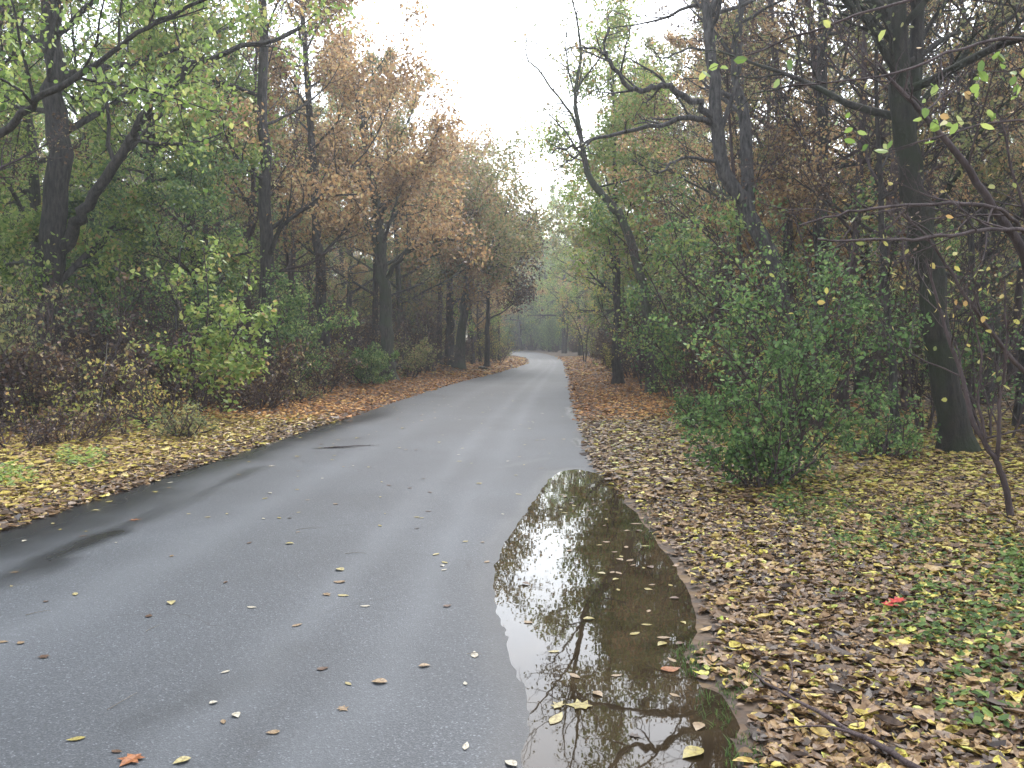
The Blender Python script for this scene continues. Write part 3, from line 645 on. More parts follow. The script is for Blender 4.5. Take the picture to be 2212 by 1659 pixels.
px_stems('green_shrub', 'big dark green glossy shrub arching towards the puddle on the right verge', 'shrub',
    [([(1700,1040,9.2),(1660,940,9.1),(1620,830,9),(1570,760,8.9),(1530,730,8.8)], .02), ([(1705,1040,9.2),(1690,900,9.2),(1680,780,9.2),(1650,690,9.1),(1600,660,9)], .022),
     ([(1720,1040,9.2),(1730,900,9.3),(1760,760,9.3),(1800,670,9.3),(1840,640,9.2)], .022), ([(1730,1040,9.3),(1780,900,9.5),(1850,780,9.6),(1890,700,9.6)], .02),
     ([(1690,1035,9.1),(1640,980,8.9),(1590,930,8.8),(1560,880,8.7)], .016), ([(1715,1040,9.1),(1700,930,8.9),(1720,830,8.8),(1740,760,8.7)], .018),
     ([(1725,1040,9.3),(1760,970,9.4),(1830,900,9.6),(1900,850,9.7)], .016), ([(1720,1040,9.3),(1745,860,9.3),(1775,720,9.4),(1790,620,9.4)], .02), ([(1700,1040,9),(1680,960,8.8),(1640,880,8.6),(1650,800,8.5)], .016)],
    'dark', 10, .054, 71, lv2=12, lv3=6, jit=.045, up=.4, l2=.42)
bush('green_shrub', 'low dense green growth at the foot of the big glossy shrub', 1655, 8.7, .9, 1.1, 14, 9, .05, 'dark', 73, lv2=6, lv3=4, jit=.04)
bush('green_shrub', 'low green bush left of the mossy trunk foot', 1900, 10.6, .8, 1.4, 14, 5, .05, 'dark', 74, lv2=6, lv3=4, jit=.04)
bush('green_shrub', 'small pale green bush between the big shrub and the leaf covered verge', 1525, 14.5, .8, 1.4, 12, 7, .05, 'green', 75, lv2=6, lv3=4)
bush('green_shrub', 'green leafy bush behind the mossy trunk at the right edge', 2150, 12.5, 2.9, 1.8, 8, 4, .065, 'dark', 76)
bush('green_shrub', 'low round bright green shrub on the left verge below the oak trunks', 790, 28.5, 1.3, 1.6, 16, 22, .07, 'dark', 77, lv2=7, lv3=5)
bush('green_shrub', 'dim green shrub just left of the cluster of trunks on the left', 880, 33, 1.6, 2.0, 11, 7, .08, 'olive', 78)
bush('green_shrub', 'dark green shrub right of the yellow-green sapling on the left verge', 625, 22.5, 2.9, 2.1, 12, 12, .08, 'dark', 79)
px_stems('arching_shrub', 'tall thin stemmed shrub arching left above the big glossy shrub', 'shrub',
    [([(1770,936,14),(1710,720,13.9),(1570,550,13.7),(1440,430,13.5)], .03), ([(1775,936,14),(1735,750,14),(1650,600,13.9),(1585,470,13.8)], .028),
     ([(1765,936,14),(1640,740,13.8),(1500,620,13.6),(1430,540,13.4)], .026), ([(1780,936,14.1),(1760,700,14.1),(1740,550,14.2),(1700,420,14.2)], .028),
     ([(1785,936,14.1),(1800,720,14.2),(1840,560,14.3),(1850,420,14.4)], .028), ([(1770,936,13.9),(1690,800,13.7),(1600,700,13.5),(1540,650,13.3)], .024)],
    'green', 14, .07, 83, lv2=12, lv3=5, l2=.28, jit=.08)
px_stems('arching_shrub', 'leafy shrub with blue-green leaves filling the gap left of the forked bare tree', 'shrub',
    [([(1500,880,19),(1460,720,19),(1380,560,18.8),(1300,480,18.6)], .03), ([(1505,880,19),(1500,700,19),(1470,540,19),(1430,420,19)], .03),
     ([(1510,880,19),(1540,700,19),(1560,560,19.2),(1590,460,19.3)], .03), ([(1500,880,18.9),(1430,760,18.7),(1360,680,18.5)], .022)],
    'green', 14, .08, 85, lv2=12, lv3=5, l2=.3, jit=.1)
px_stems('sapling', 'bright yellow-green leafy sapling on the left verge in front of the dark trunks', 'sapling',
    [([(425,901,17),(415,800,16.9),(400,690,16.8),(350,580,16.7)], .024), ([(428,901,17),(435,780,17),(450,660,17),(440,540,17)], .026),
     ([(430,901,17),(470,800,16.8),(510,720,16.6),(545,680,16.5)], .02), ([(432,901,17),(460,840,16.6),(510,790,16.3),(545,765,16.2)], .016),
     ([(422,901,17),(380,830,16.7),(340,780,16.5),(305,760,16.4)], .016), ([(430,901,17.1),(480,740,17.3),(520,620,17.5)], .02)],
    'lime', 11, .115, 87, lv2=9, lv3=4, l2=.3, jit=.09, up=.45)
px_stems('sapling', 'low leggy sapling with scattered yellow leaves at the left verge', 'sapling',
    [([(270,950,13.2),(275,880,13.1),(300,800,13),(340,740,12.9)], .012), ([(272,950,13.2),(240,860,13),(215,780,12.9)], .01), ([(268,950,13.2),(250,900,13),(200,850,12.8)], .01)],
    'yellow', 1.6, .07, 88, lv2=6, lv3=4, jit=.06, l2=.4)
bush('low_weeds', 'tangle of thin brown stems with a few pale leaves on the left verge', 330, 14.5, 1.1, 1.8, 16, 1.6, .06, 'yellow', 89, lv2=6, lv3=3)
bush('low_weeds', 'brown weedy clump at the left frame edge above the yellow litter', 60, 13.6, 1.0, 1.8, 16, 1.6, .06, 'yellow', 90, lv2=6, lv3=3)
bush('low_weeds', 'brown weedy clump at the foot of the left sapling', 480, 17.6, .9, 1.9, 14, 1.4, .06, 'drybrown', 91, lv2=6, lv3=3)
for i, (u, d, h) in enumerate([(150, 12.3, .7), (380, 13.2, .6), (560, 18.5, .8), (230, 16, 1.2), (20, 11.6, .6), (640, 21, .9)]):
    bush('low_weeds', ['weedy brown clump by the lower left verge', 'low scraggly clump right below the leggy sapling', 'small brown clump right of the left sapling', 'brown stems behind the leggy sapling',
        'short weedy clump at the far left edge', 'small weedy clump at the foot of the dark trunk'][i], u, d, h, 1.6, 14, 2.4, .055, 'olive' if i % 2 else 'drybrown', 150+i, lv2=6, lv3=3)
px_stems('sapling', 'thin sapling with small dangling yellow leaves by the right verge', 'sapling',
    [([(1385,845,25.3),(1380,760,25.2),(1350,650,25),(1345,590,25)], .03), ([(1388,845,25.3),(1360,760,25),(1310,690,24.8),(1290,640,24.7)], .022)],
    'yellow', 3, .08, 92, lv2=7, lv3=4, jit=.08)
px_stems('sapling', 'yellow leaved sapling where the right verge narrows at the bend', 'sapling',
    [([(1262,783,57),(1255,730,57),(1240,690,56.5),(1215,660,56)], .05), ([(1265,783,57),(1270,720,57),(1285,660,57),(1280,620,57)], .05)],
    'yellow', 9, .13, 93, lv2=8, lv3=5, jit=.2, twr=.01)

# ------------------------------------------------------------------ the rest of the forest, scattered
def place(kind, meshes, x, y, s, rz, label, group, cat, leafmat, bark='bark', pn=('trunk', 'crown')):
    mt = {pn[0]: M[bark], pn[1]: M[leafmat]}
    return thing(kind, [(pn[0], meshes[0]), (pn[1], meshes[1])], (x, y, gz(x, y)), rz, s, label, cat, group, mt)
def zone(x, y):
    u = CX+F*x/y
    if x < xl(y):
        if u < 260: return 'left', 'behind the thick dark left trunk'
        if u < 520: return 'left', 'behind the yellow-green sapling'
        if u < 760: return 'left', 'around the upright oaks left'
        if u < 930: return 'left', 'behind the low round green shrub'
        return 'left', 'at the left road bend'
    if u < 1300: return 'right', 'at the right road bend'
    if u < 1500: return 'right', 'right of the sky gap'
    if u < 1750: return 'right', 'behind the forked bare tree'
    if u < 1950: return 'right', 'left of the mossy trunk'
    return 'right', 'behind the mossy trunk'
def depthword(y): return 'near' if y < 25 else ('midway' if y < 45 else ('farther' if y < 75 else 'distant'))
KINDC = {'lime': 'yellow-green', 'rust': 'rusty brown', 'olive': 'dull olive', 'yellow': 'yellow', 'green': 'green', 'drybrown': 'dry brown', 'dark': 'dark green'}
def scatter(n, ylo, yhi, r, emin, emax, fn, tries=60, ybias=1.0, side=0):
    c = 0
    for _ in range(n*tries):
        if c >= n: break
        y = ylo+(yhi-ylo)*rnd.random()**ybias; half = .62*y+5
        x = rnd.uniform(-half, half); e = float(edge_dist(np.array([x]), np.array([y]))[0])
        if side and (x > float(xr(y))) != (side > 0): continue
        if e < emin or e > emax or not free(x, y, r): continue
        u = CX+F*x/y
        if fn is not add_thicket and ((y < 19.5 and 30 < u < 400) or (20 < y < 28 and 700 < u < 880)): continue   # open in front of the big trunk and the round shrub
        if fn is add_thicket and 17 < y < 28.2 and 690 < u < 890: continue
        fn(x, y, e); occupied.append((x, y, r)); c += 1
def leafkind(x, y):
    q = rnd.random(); u = CX+F*x/y
    if x < xl(y):
        if u < 640: return 'lime' if q < .66 else ('olive' if q < .88 else 'rust')
        return 'rust' if q < .66 else ('olive' if q < .86 else 'lime')
    if y < 26: return 'olive' if q < .6 else 'rust'
    if y < 50: return 'olive' if q < .4 else ('rust' if q < .65 else 'lime')
    return 'lime' if q < .45 else ('olive' if q < .75 else 'rust')
def canopy_cap(x, y, rad=2.4):
    """the trees stay lower the nearer they stand to the open strip above the road"""
    u = CX+F*x/y
    if x < xl(y): v = np.interp(u+rad*F/y, [760, 830, 920, 1000, 1060, 1130, 1180], [-400, 0, 100, 200, 300, 410, 520])
    else: v = np.interp(u-rad*F/y, [1150, 1190, 1250, 1340, 1450, 1520], [480, 400, 220, 130, -40, -400])
    return (HOR-float(v))/F*y+CAMH
def add_tall(x, y, e):
    side, z = zone(x, y); lk = leafkind(x, y); H = rnd.uniform(.78, .98)
    k = rnd.randrange(6); H = min(H, canopy_cap(x, y)/(17, 18, 15.5, 16.5, 14, 17.5)[k])
    if H < .3: return
    place('forest_tree', TALL[k], x, y, H, rnd.uniform(0, 6.28),
          f'{depthword(y)} tall tree with {KINDC[lk]} crown {z}', f'{KINDC[lk]} trees of the {side} forest', 'tree', lk, rnd.choice(['bark', 'bark_grey', 'bark_oak']))
def add_bare(x, y, e):
    # thin dark stems
    side, z = zone(x, y)
    H = min(rnd.uniform(.75, 1.05), canopy_cap(x, y, 1.5)/15)
    if H < .3: return
    place('bare_tree', BARE[rnd.randrange(3)], x, y, H, rnd.uniform(0, 6.28),
          f'{depthword(y)} thin nearly leafless tree {z}', f'nearly leafless trees of the {side} forest', 'tree', rnd.choice(['olive', 'rust', 'olive', 'drybrown']), rnd.choice(['bark', 'twig', 'twig']) if y < 40 else 'bark_grey')
def add_young(x, y, e):
    side, z = zone(x, y); lk = leafkind(x, y) if rnd.random() < .6 else 'green'
    place('young_tree', YOUNG[rnd.randrange(3)], x, y, rnd.uniform(.7, 1.1), rnd.uniform(0, 6.28),
          f'{depthword(y)} slender young tree with {KINDC[lk]} leaves {z}', f'young {KINDC[lk]} trees of the {side} forest', 'tree', lk, 'bark')
def add_thicket(x, y, e):
    side, z = zone(x, y); lk = 'drybrown' if rnd.random() < .66 else rnd.choice(['yellow', 'rust', 'olive', 'green'])
    k = rnd.randrange(4) if e > 2.8 else rnd.choice([1, 3])
    if x < 0 and y < 25: k = rnd.choice([1, 3, 3])
    place('bare_shrub', THICKET[k], x, y, rnd.uniform(.8, 1.25), rnd.uniform(0, 6.28),
          f'{depthword(y)} twiggy shrub with {KINDC[lk]} leaves {z}', f'twiggy shrubs of the {side} undergrowth', 'shrub', lk, 'twig', ('stems', 'foliage'))
def add_leafy(x, y, e):
    side, z = zone(x, y); lk = rnd.choice(['green', 'dark', 'olive'])
    place('leafy_shrub', LEAFY[rnd.randrange(2)], x, y, rnd.uniform(.7, 1.2), rnd.uniform(0, 6.28),
          f'{depthword(y)} bushy {KINDC[lk]} shrub {z}', f'leafy shrubs of the {side} undergrowth', 'shrub', lk, 'twig', ('stems', 'foliage'))
# roadside rows first, then the interior
scatter(12, 28, 60, 1.8, 2.4, 6, add_tall, side=-1)
scatter(11, 26, 60, 1.8, 2.8, 6, add_tall, side=1)
scatter(26, 60, 118, 2.2, 2.0, 7, add_tall)
scatter(70, 17, 70, 1.7, 4.5, 40, add_tall, ybias=.9)
scatter(26, 14, 75, 1.4, 4, 30, add_bare, side=1)
scatter(40, 16, 75, 1.2, 3.6, 26, add_bare, side=-1)
scatter(24, 10.5, 26, .7, 3.4, 14, add_bare, side=1)
scatter(12, 11, 24, .7, 4, 13, add_young, side=1)
scatter(40, 70, 118, 2.2, 5, 60, add_tall)
scatter(70, 15, 80, .9, 3.0, 24, add_young)
scatter(150, 13, 50, .6, 3.4, 18, add_thicket, ybias=.9)
scatter(70, 40, 100, .9, 2.2, 10, add_thicket)
scatter(55, 17, 50, .5, 2.2, 6.5, add_thicket, side=1)
scatter(40, 19, 50, .5, 2.6, 6, add_thicket, side=-1)
scatter(34, 44, 84, .7, 1.6, 6, add_thicket, side=-1)
scatter(20, 34, 84, .7, 1.8, 6, add_thicket, side=1)
scatter(60, 20, 80, .8, 14, 40, add_thicket)
scatter(50, 18, 80, .7, 2.8, 12, add_leafy)

for x, y, k, H, lk, lb in [(-2.0, 54, 4, .66, 'rust', 'low rusty tree just past the cluster of dark trunks at the left bend'), (-.9, 60, 2, .64, 'rust', 'small rusty tree at the very tip of the left bend'),
    (-1.5, 66, 4, .78, 'olive', 'airy olive tree whose twigs reach over the left bend into the gap'), (6.3, 79, 3, .92, 'lime', 'yellow-green tree reaching over the right bend into the gap'),
    (-3.4, 86, 0, .85, 'rust', 'muted rusty tree inside the left bend of the road'), (1.2, 122, 1, 1.06, 'green', 'green tree standing centrally behind the road end'), (5.6, 92, 1, 1.0, 'lime', 'yellow-green tree on the right just before the road vanishes'), (4.6, 104, 3, .95, 'green', 'green tree closing the view right of the vanishing road'),
    (2.6, 119, 0, 1.0, 'lime', 'pale tree straight behind the last bend of the road'), (-.6, 131, 5, 1.0, 'olive', 'tall hazy tree left behind the last bend of the road'),
    (7.4, 84, 4, .9, 'rust', 'rusty crown right of the last bend'), (-2.6, 74, 4, .8, 'olive', 'olive crown leaning over the left bend'), (6, 112, 2, 1.0, 'olive', 'olive tree behind the green tree at the last bend')]:
    place('forest_tree', TALL[k], x, y, H, k*1.3, lb, None, 'tree', lk)
    occupied.append((x, y, 1.5))
for x, y, s_, lb in [(5.2, 99, 1.3, 'dark leafy shrub right of the vanishing road'), (4.4, 109, 1.4, 'dark leafy shrub at the end of the visible road'), (2.4, 117, 1.5, 'dark shrub closing the road end'),
    (.6, 123, 1.6, 'farthest dark shrub behind the last bend'), (-1.6, 82, 1.1, 'leafy shrub inside the left bend'), (-.7, 71, .9, 'low leafy shrub at the tip of the left bend'), (6.4, 116, 1.6, 'dark shrub right behind the road end')]:
    place('leafy_shrub', LEAFY[0], x, y, s_, x, lb, None, 'shrub', 'green', 'twig', ('stems', 'foliage'))

for x, y, k, H, lk, lb in [(4.0, 113, 0, 1.25, 'green', 'dense green young tree at the right of the road end'), (1.4, 118, 2, 1.3, 'dark', 'dark green young tree closing the middle of the road end'), (-1.2, 127, 0, 1.4, 'dark', 'dark green young tree at the left of the road end'),
    (6.2, 106, 1, 1.3, 'dark', 'dark young tree between the bend trees on the right'), (3.0, 124, 2, 1.4, 'green', 'green young tree farthest behind the road end')]:
    place('young_tree', YOUNG[k], x, y, H, k+x, lb, None, 'tree', lk)
for x, y, s_, lb in [(2.9, 115, 1.8, 'big dark shrub in the centre of the road end'), (-.6, 125, 1.9, 'big dark shrub left in the road end'), (1.2, 130, 2.0, 'last dark shrub behind the road end'), (5.4, 105, 1.6, 'dark shrub at the right foot of the road end')]:
    place('leafy_shrub', LEAFY[0], x, y, s_, x, lb, None, 'shrub', 'dark', 'twig', ('stems', 'foliage'))

# the wood behind: one mass
rs = np.random.RandomState(77)
FARK = [tree_meshes('far%d' % i, 200+i, H, .22, clear=.12, nl=16, per=9, size=.36, spread=1.15, lv2=4, lv3=2, jit=.35, twr=.03) for i, H in enumerate([17, 15, 18])]
UNDK = [tree_meshes('und%d' % i, 210+i, H, .08, clear=.05, nl=14, per=10, size=.30, spread=1.8, lv2=4, lv3=2, jit=.3, twr=.03) for i, H in enumerate([6, 4.5])]
def verts_of(me):
    v = np.empty(len(me.vertices)*3, np.float32); me.vertices.foreach_get('co', v)
    f = np.empty(len(me.loops), np.int32); me.loops.foreach_get('vertex_index', f); return v.reshape(-1, 3), f.reshape(-1, 4)
FA = [(verts_of(a), verts_of(b)) for a, b in FARK]; UA = [(verts_of(a), verts_of(b)) for a, b in UNDK]
spots = []
while len(spots) < 430:
    y = rs.uniform(14, 215); x = rs.uniform(-1, 1)*(.66*y+14)
    if len(spots) > 330: y = rs.uniform(114, 165); x = rs.uniform(-6, 26)
    e = float(edge_dist(np.array([x]), np.array([min(y, 165)]))[0])
    deep = (y > 118 and e > 1.5) or (e > 34)
    if not deep: continue
    if all((a-x)**2+(b-y)**2 > 7 for a, b, _ in spots[-120:]): spots.append((x, y, 0))
WV, WF, CV, CF, CR = [], [], [], [], []; nw = ncv = 0
for i, (x, y, _) in enumerate(spots):
    for A, cnt in ((FA, 1), (UA, 1)):
        (wv, wf), (cv, cf) = A[rs.randint(len(A))]; a = rs.uniform(0, 6.28); s = rs.uniform(.8, 1.1)
        ox, oy = (x, y) if A is FA else (x+rs.uniform(-3, 3), y+rs.uniform(-3, 3))
        if float(edge_dist(np.array([ox]), np.array([min(oy, 165)]))[0]) < 1.2 and oy < 150: continue
        Rm = np.array([[math.cos(a), -math.sin(a), 0], [math.sin(a), math.cos(a), 0], [0, 0, 1]])*s; o = np.array([ox, oy, gz(ox, oy)])
        WV.append(wv@Rm.T+o); WF.append(wf+nw); nw += len(wv)
        CV.append(cv@Rm.T+o); CF.append(cf+ncv); ncv += len(cv)
        CR.append(np.clip(np.repeat(rs.rand(len(cf)//2)*.6+rs.uniform(0, .4), 2), 0, 1))
V = np.concatenate(WV+CV); WFc = np.concatenate(WF); CFc = np.concatenate(CF)+nw
me = mk_mesh('distant_forest', V, [np.concatenate([WFc, CFc])], M['bark_grey'], smooth=False, face_attr={'rnd': np.concatenate([np.zeros(len(WFc)), np.concatenate(CR)])})
me.materials.append(M['olive']); me.polygons.foreach_set('material_index', np.concatenate([np.zeros(len(WFc)), np.ones(len(CFc))]).astype(np.int32))
tag(link('distant_forest', me), 'far-off mass of autumn trees closing the view behind the forest', 'forest', kind='stuff')

# ------------------------------------------------------------------ leaf litter, weeds, grass
def sample_verge(n, ylo, yhi, emin, emax, rs, side=0, margin=1.2):
    out = []; got = 0
    while got < n:
        y = rs.uniform(ylo, yhi, n*2); half = .61*y+margin; x = rs.uniform(-1, 1, n*2)*half
        e = edge_dist(x, y); ok = (e > emin) & (e < emax)
        if side: ok &= ((x > xr(y)) == (side > 0))
        # sparser on the water and the mud beside it
        sd = pud_sd(x, y); ok &= (sd > 0.02+0.25*rs.rand(n*2)**2)
        out.append(np.stack([x[ok], y[ok]], -1)); got += ok.sum()
    return np.concatenate(out)[:n]
def litter(name, label, n, ylo, yhi, emin, emax, size, seed, cfun, side=0, mat='litter', tmpl=LEAF, tf=LEAF_F, lift=.012, up=.8):
    rs = np.random.RandomState(seed); p = sample_verge(n, ylo, yhi, emin, emax, rs, side)
    e = edge_dist(p[:, 0], p[:, 1]); z = ground_h(p[:, 0], p[:, 1]); z = np.where(e < .06, np.maximum(z, road_h(p[:, 0], p[:, 1])), z)
    P = np.stack([p[:, 0], p[:, 1], z+.006+rs.rand(n)*lift], -1); size = size*np.where(rs.rand(n) < .12, 1.5, 1)*rs.uniform(.75, 1.2, n)
    c = np.clip(cfun(p[:, 0], p[:, 1], e, rs), 0, 1)
    me = leaf_mesh(name, P, rs.uniform(.6, 1.3, n)*size, rs, M[mat], cval=c, up=up, fold=1.6, curl=.9, tmpl=tmpl, tf=tf)
    tag(link(name, me), label, 'leaf litter', kind='stuff')
def c_right(x, y, e, rs):
    yel = sstep(.6, 3.2, e+.9*bumps(x*1.5, y*1.5)); q = rs.rand(len(x))
    return np.where(q < (.28+.46*yel)*(1-.15*sstep(7, 12, y)), rs.uniform(.58, 1.0, len(x)), rs.uniform(.02, .58, len(x)))
def c_left(x, y, e, rs):
    q = rs.rand(len(x)); yel = sstep(27, 12, y)*sstep(.2, 1.0, e) if False else (1-sstep(14, 27, y))*sstep(.1, .8, e)
    return np.where(q < (.22+.55*yel), rs.uniform(.64, 1.0, len(x)), rs.uniform(.05, .62, len(x)))
M['weed'] = leaf_mat('leaf_weed', [(0, (.03, .06, .018)), (.5, (.065, .12, .03)), (1, (.16, .22, .055))], rough=.6, trans=.3, spec=.15)
M['litter_rust'] = leaf_mat('litter_rust', [(0, (.06, .026, .012)), (.35, (.24, .10, .034)), (.65, (.42, .20, .065)), (.88, (.54, .33, .11)), (1, (.55, .46, .17))], rough=.6, trans=.1, patch=0, spec=.15)
litter('leaf_litter', 'thick brown and yellow fallen leaves covering the near right verge', 22000, 2.2, 8, -.04, 7, .056, 1, c_right, 1, tmpl=OVAL, tf=OVAL_F)
litter('leaf_litter', 'broad lobed brown fallen leaves among the litter of the near right verge', 2200, 2.2, 9, -.02, 7, .095, 2, lambda x, y, e, rs: rs.uniform(.02, .7, len(x)), 1, tmpl=LOBE, tf=LOBE_F)
litter('leaf_litter', 'brown and yellow fallen leaves on the right verge around the big shrub', 40000, 8, 17, -.06, 9, .072, 3, c_right, 1)
litter('leaf_litter', 'yellow fallen leaves covering the near left verge', 26000, 6.5, 17, -.10, 9, .075, 4, c_left, -1)
litter('leaf_litter', 'rusty fallen leaves along both verges towards the bend', 44000, 16, 36, -.14, 7, .085, 5, c_left, 0, mat='litter_rust')
litter('leaf_litter', 'rusty fallen leaves on the verges at the far bend', 18000, 36, 75, -.15, 6, .14, 6, lambda x, y, e, rs: rs.rand(len(x)), 0, mat='litter_rust')
litter('leaf_litter', 'brown fallen leaves on the forest floor under the trees', 22000, 9, 34, 5, 22, .10, 7, lambda x, y, e, rs: rs.uniform(0, .75, len(x)), 0)

def weeds(name, label, spots, seed, mat='weed', cat='ground plants'):
    rs = np.random.RandomState(seed); P = []; S = []
    for u, v, ru, rv, n, hgt, sz in spots:
        a = rs.uniform(0, 6.28, n); q = np.sqrt(rs.rand(n))
        for k in range(n):
            g = G(u+math.cos(a[k])*q[k]*ru, v+math.sin(a[k])*q[k]*rv); z0 = gz(g[0], g[1])
            m = rs.randint(3, 7)
            for _ in range(m):
                P.append([g[0]+rs.normal()*.025, g[1]+rs.normal()*.025, z0+.015+rs.rand()*hgt]); S.append(sz*rs.uniform(.6, 1.3))
    P = np.array(P); me = leaf_mesh(name, P, np.array(S), rs, M[mat], up=.65)
    tag(link(name, me), label, cat, kind='stuff')
weeds('ground_plants', 'patches of small green plants growing through the right litter', [
    (2090,1290,150,150,110,.04,.04),(2030,1350,110,90,45,.04,.04),(1950,1250,200,170,90,.03,.035),(1960,1145,80,40,60,.04,.04),(1760,1100,90,50,110,.05,.035),(1690,1080,50,30,60,.05,.035),
    (1850,1190,60,30,50,.03,.035),(1540,930,70,45,90,.08,.05),(2190,1420,90,90,40,.04,.045),(2110,1530,110,70,28,.03,.045),(1480,880,60,20,60,.08,.05),(2195,1250,30,60,30,.05,.05)], 5)
weeds('ground_plants', 'low yellow-green plants along the left verge', [
    (30,1040,50,20,50,.08,.06),(170,1000,60,20,60,.08,.06),(120,900,110,30,150,.35,.07),(400,890,120,30,120,.25,.06),(560,870,80,18,60,.2,.06),(250,930,100,30,100,.25,.06)], 6, 'lime')
def grass(name, label, spots, seed, mat='weed'):
    rs = np.random.RandomState(seed); V = []; Fq = []; n0 = 0; c = []
    for u, v, ru, rv, n, L in spots:
        for k in range(n):
            a = rs.uniform(0, 6.28); q = math.sqrt(rs.rand()); g = G(u+math.cos(a)*q*ru, v+math.sin(a)*q*rv); z0 = gz(g[0], g[1])-.005
            az = rs.uniform(0, 6.28); d = np.array([math.cos(az), math.sin(az), 0]); s = np.array([-d[1], d[0], 0])*.0028
            l = L*rs.uniform(.5, 1.3); b = rs.uniform(.2, 1.0); P = [np.array([g[0], g[1], z0])+d*l*b*t*t+np.array([0, 0, l*t*(1-.35*b*t)]) for t in (0, .4, .75, 1)]
            for i, p in enumerate(P): V += [p-s*(1-i/3.3), p+s*(1-i/3.3)]
            for i in range(3): Fq.append([n0+2*i, n0+2*i+1, n0+2*i+3, n0+2*i+2])
            n0 += 8; c += [rs.rand()*.8]*3
    me = mk_mesh(name, np.array(V), [np.array(Fq)], M[mat], smooth=False, face_attr={'rnd': c})
    tag(link(name, me), label, 'grass', kind='stuff')
grass('grass', 'short green grass at the muddy right shore of the puddle', [(1500,1425,60,35,260,.045),(1540,1530,50,50,150,.04),(1600,1480,50,30,120,.05),(1400,1130,20,60,120,.05),
      (1350,1000,30,40,150,.07),(1610,1630,45,50,120,.04),(1640,1040,60,30,200,.1),(1500,930,70,40,240,.12),(1760,1120,80,30,240,.08)], 9)

# ------------------------------------------------------------------ single leaves and twigs on the asphalt and the water
def lone_leaf_mesh(seed, lobed):
    rs = np.random.RandomState(seed)
    V, Fc, per = leaves(np.zeros((1, 3)), 1.0, rs, up=.985, fold=.45, curl=.22, tmpl=LOBE if lobed else OVAL, tf=LOBE_F if lobed else OVAL_F)
    V = V-V.mean(0); V[:, 2] -= V[:, 2].min()
    return mk_mesh('leaf_shape', V, [Fc], M['litter'], smooth=False, face_attr={'rnd': np.full(len(Fc), .5)})
def flat_leaf_mat(name, c):
    return leaf_mat(name, [(0, tuple(k*.55 for k in c)), (1, tuple(k*.8 for k in c))], rough=.45, trans=.1, patch=.1, spec=.3, mottle=7)
LC = {'pale yellow': (.46, .41, .20), 'tan': (.34, .25, .15), 'brown': (.13, .075, .045), 'orange-brown': (.40, .16, .06), 'whitish': (.56, .54, .45), 'yellow': (.38, .33, .10), 'red': (.55, .04, .03), 'dark brown': (.06, .04, .03)}
LM = {k: flat_leaf_mat('single_leaf_'+k.replace(' ', '_').replace('-', '_'), c) for k, c in LC.items()}
SH = [lone_leaf_mesh(i, False) for i in range(5)]; LB = [lone_leaf_mesh(10+i, True) for i in range(3)]
def leaf_at(x, y, size, color, lobed, rz, label, group=None, z=None):
    o = link('fallen_leaf', (LB if lobed else SH)[rnd.randrange(3 if lobed else 5)])
    o.location = (x, y, (float(road_h(np.array([x]), np.array([y]))[0]) if z is None else z)+.004)
    size *= 1.25; o.rotation_euler = (0, 0, rz); o.scale = (size*rnd.uniform(.8, 1.15), size, size)
    o.material_slots[0].link = 'OBJECT'; o.material_slots[0].material = LM[color]
    tag(o, label, 'leaf', group); return o
for u, v, s, c, lb, label in [
    (285,1642,.085,'orange-brown',True,'curled orange-brown leaf at the bottom left edge of the photo'), (396,1645,.05,'pale yellow',False,'pale leaf right of the orange-brown one at the bottom edge'),
    (740,1532,.045,'tan',True,'small pale pinkish crumpled leaf low in the middle of the road'), (695,1446,.05,'brown',False,'brown leaf above the middle of the near asphalt'),
    (822,1475,.06,'tan',False,'flat tan leaf lying alone near the middle of the near road'), (510,1546,.045,'whitish',False,'whitish narrow leaf on the near asphalt left of centre'),
    (482,1560,.035,'tan',False,'tiny tan leaf just below the whitish narrow leaf'), (1105,1648,.045,'whitish',False,'white leaf by the puddle edge at the bottom'),
    (460,1520,.035,'whitish',False,'small white leaf above left of the whitish narrow leaf'), (488,1452,.04,'whitish',False,'white speck-like leaf left of the near road middle'),
    (735,1232,.07,'pale yellow',False,'uppermost of the cluster of pale leaves in mid road'), (735,1258,.07,'tan',False,'tan leaf in the cluster of pale leaves in mid road'),
    (705,1285,.06,'tan',True,'lowest left leaf of the mid road cluster'), (740,1287,.06,'pale yellow',False,'lowest right leaf of the mid road cluster'),
    (370,1303,.06,'pale yellow',False,'long pale yellow leaf left of the mid road cluster'), (790,1310,.05,'whitish',False,'white leaf right of the mid road cluster'),
    (1052,1212,.05,'tan',False,'curled tan leaf beside the left shore of the puddle'), (640,1352,.05,'tan',False,'dull tan leaf below left of the mid road cluster'),
    (915,1440,.045,'tan',False,'dull tan leaf between the middle and the puddle'), (965,1310,.05,'brown',False,'faint brown leaf left of the puddle belly'),
    (95,1420,.05,'brown',True,'brown lobed leaf at the left edge of the near road'), (45,1390,.04,'tan',False,'small tan leaf at the far left of the near road'),
    (290,1124,.08,'orange-brown',True,'orange-brown leaf on the damp left part of the road'), (900,1142,.04,'dark brown',False,'dark leaf in the middle of the road above the puddle belly'),
    (1025,1415,.07,'whitish',False,'thin whitish leaf left of the puddle'), (1005,1478,.03,'whitish',False,'tiny white leaf left of the puddle near the bottom'),
    (655,998,.05,'dark brown',False,'dark leaf just left of the damp crack'), (625,1120,.04,'dark brown',False,'small dark leaf on the left half of the middle road')]:
    g = G(u, v); leaf_at(g[0], g[1], s, c, lb, rnd.uniform(0, 6.28), label)
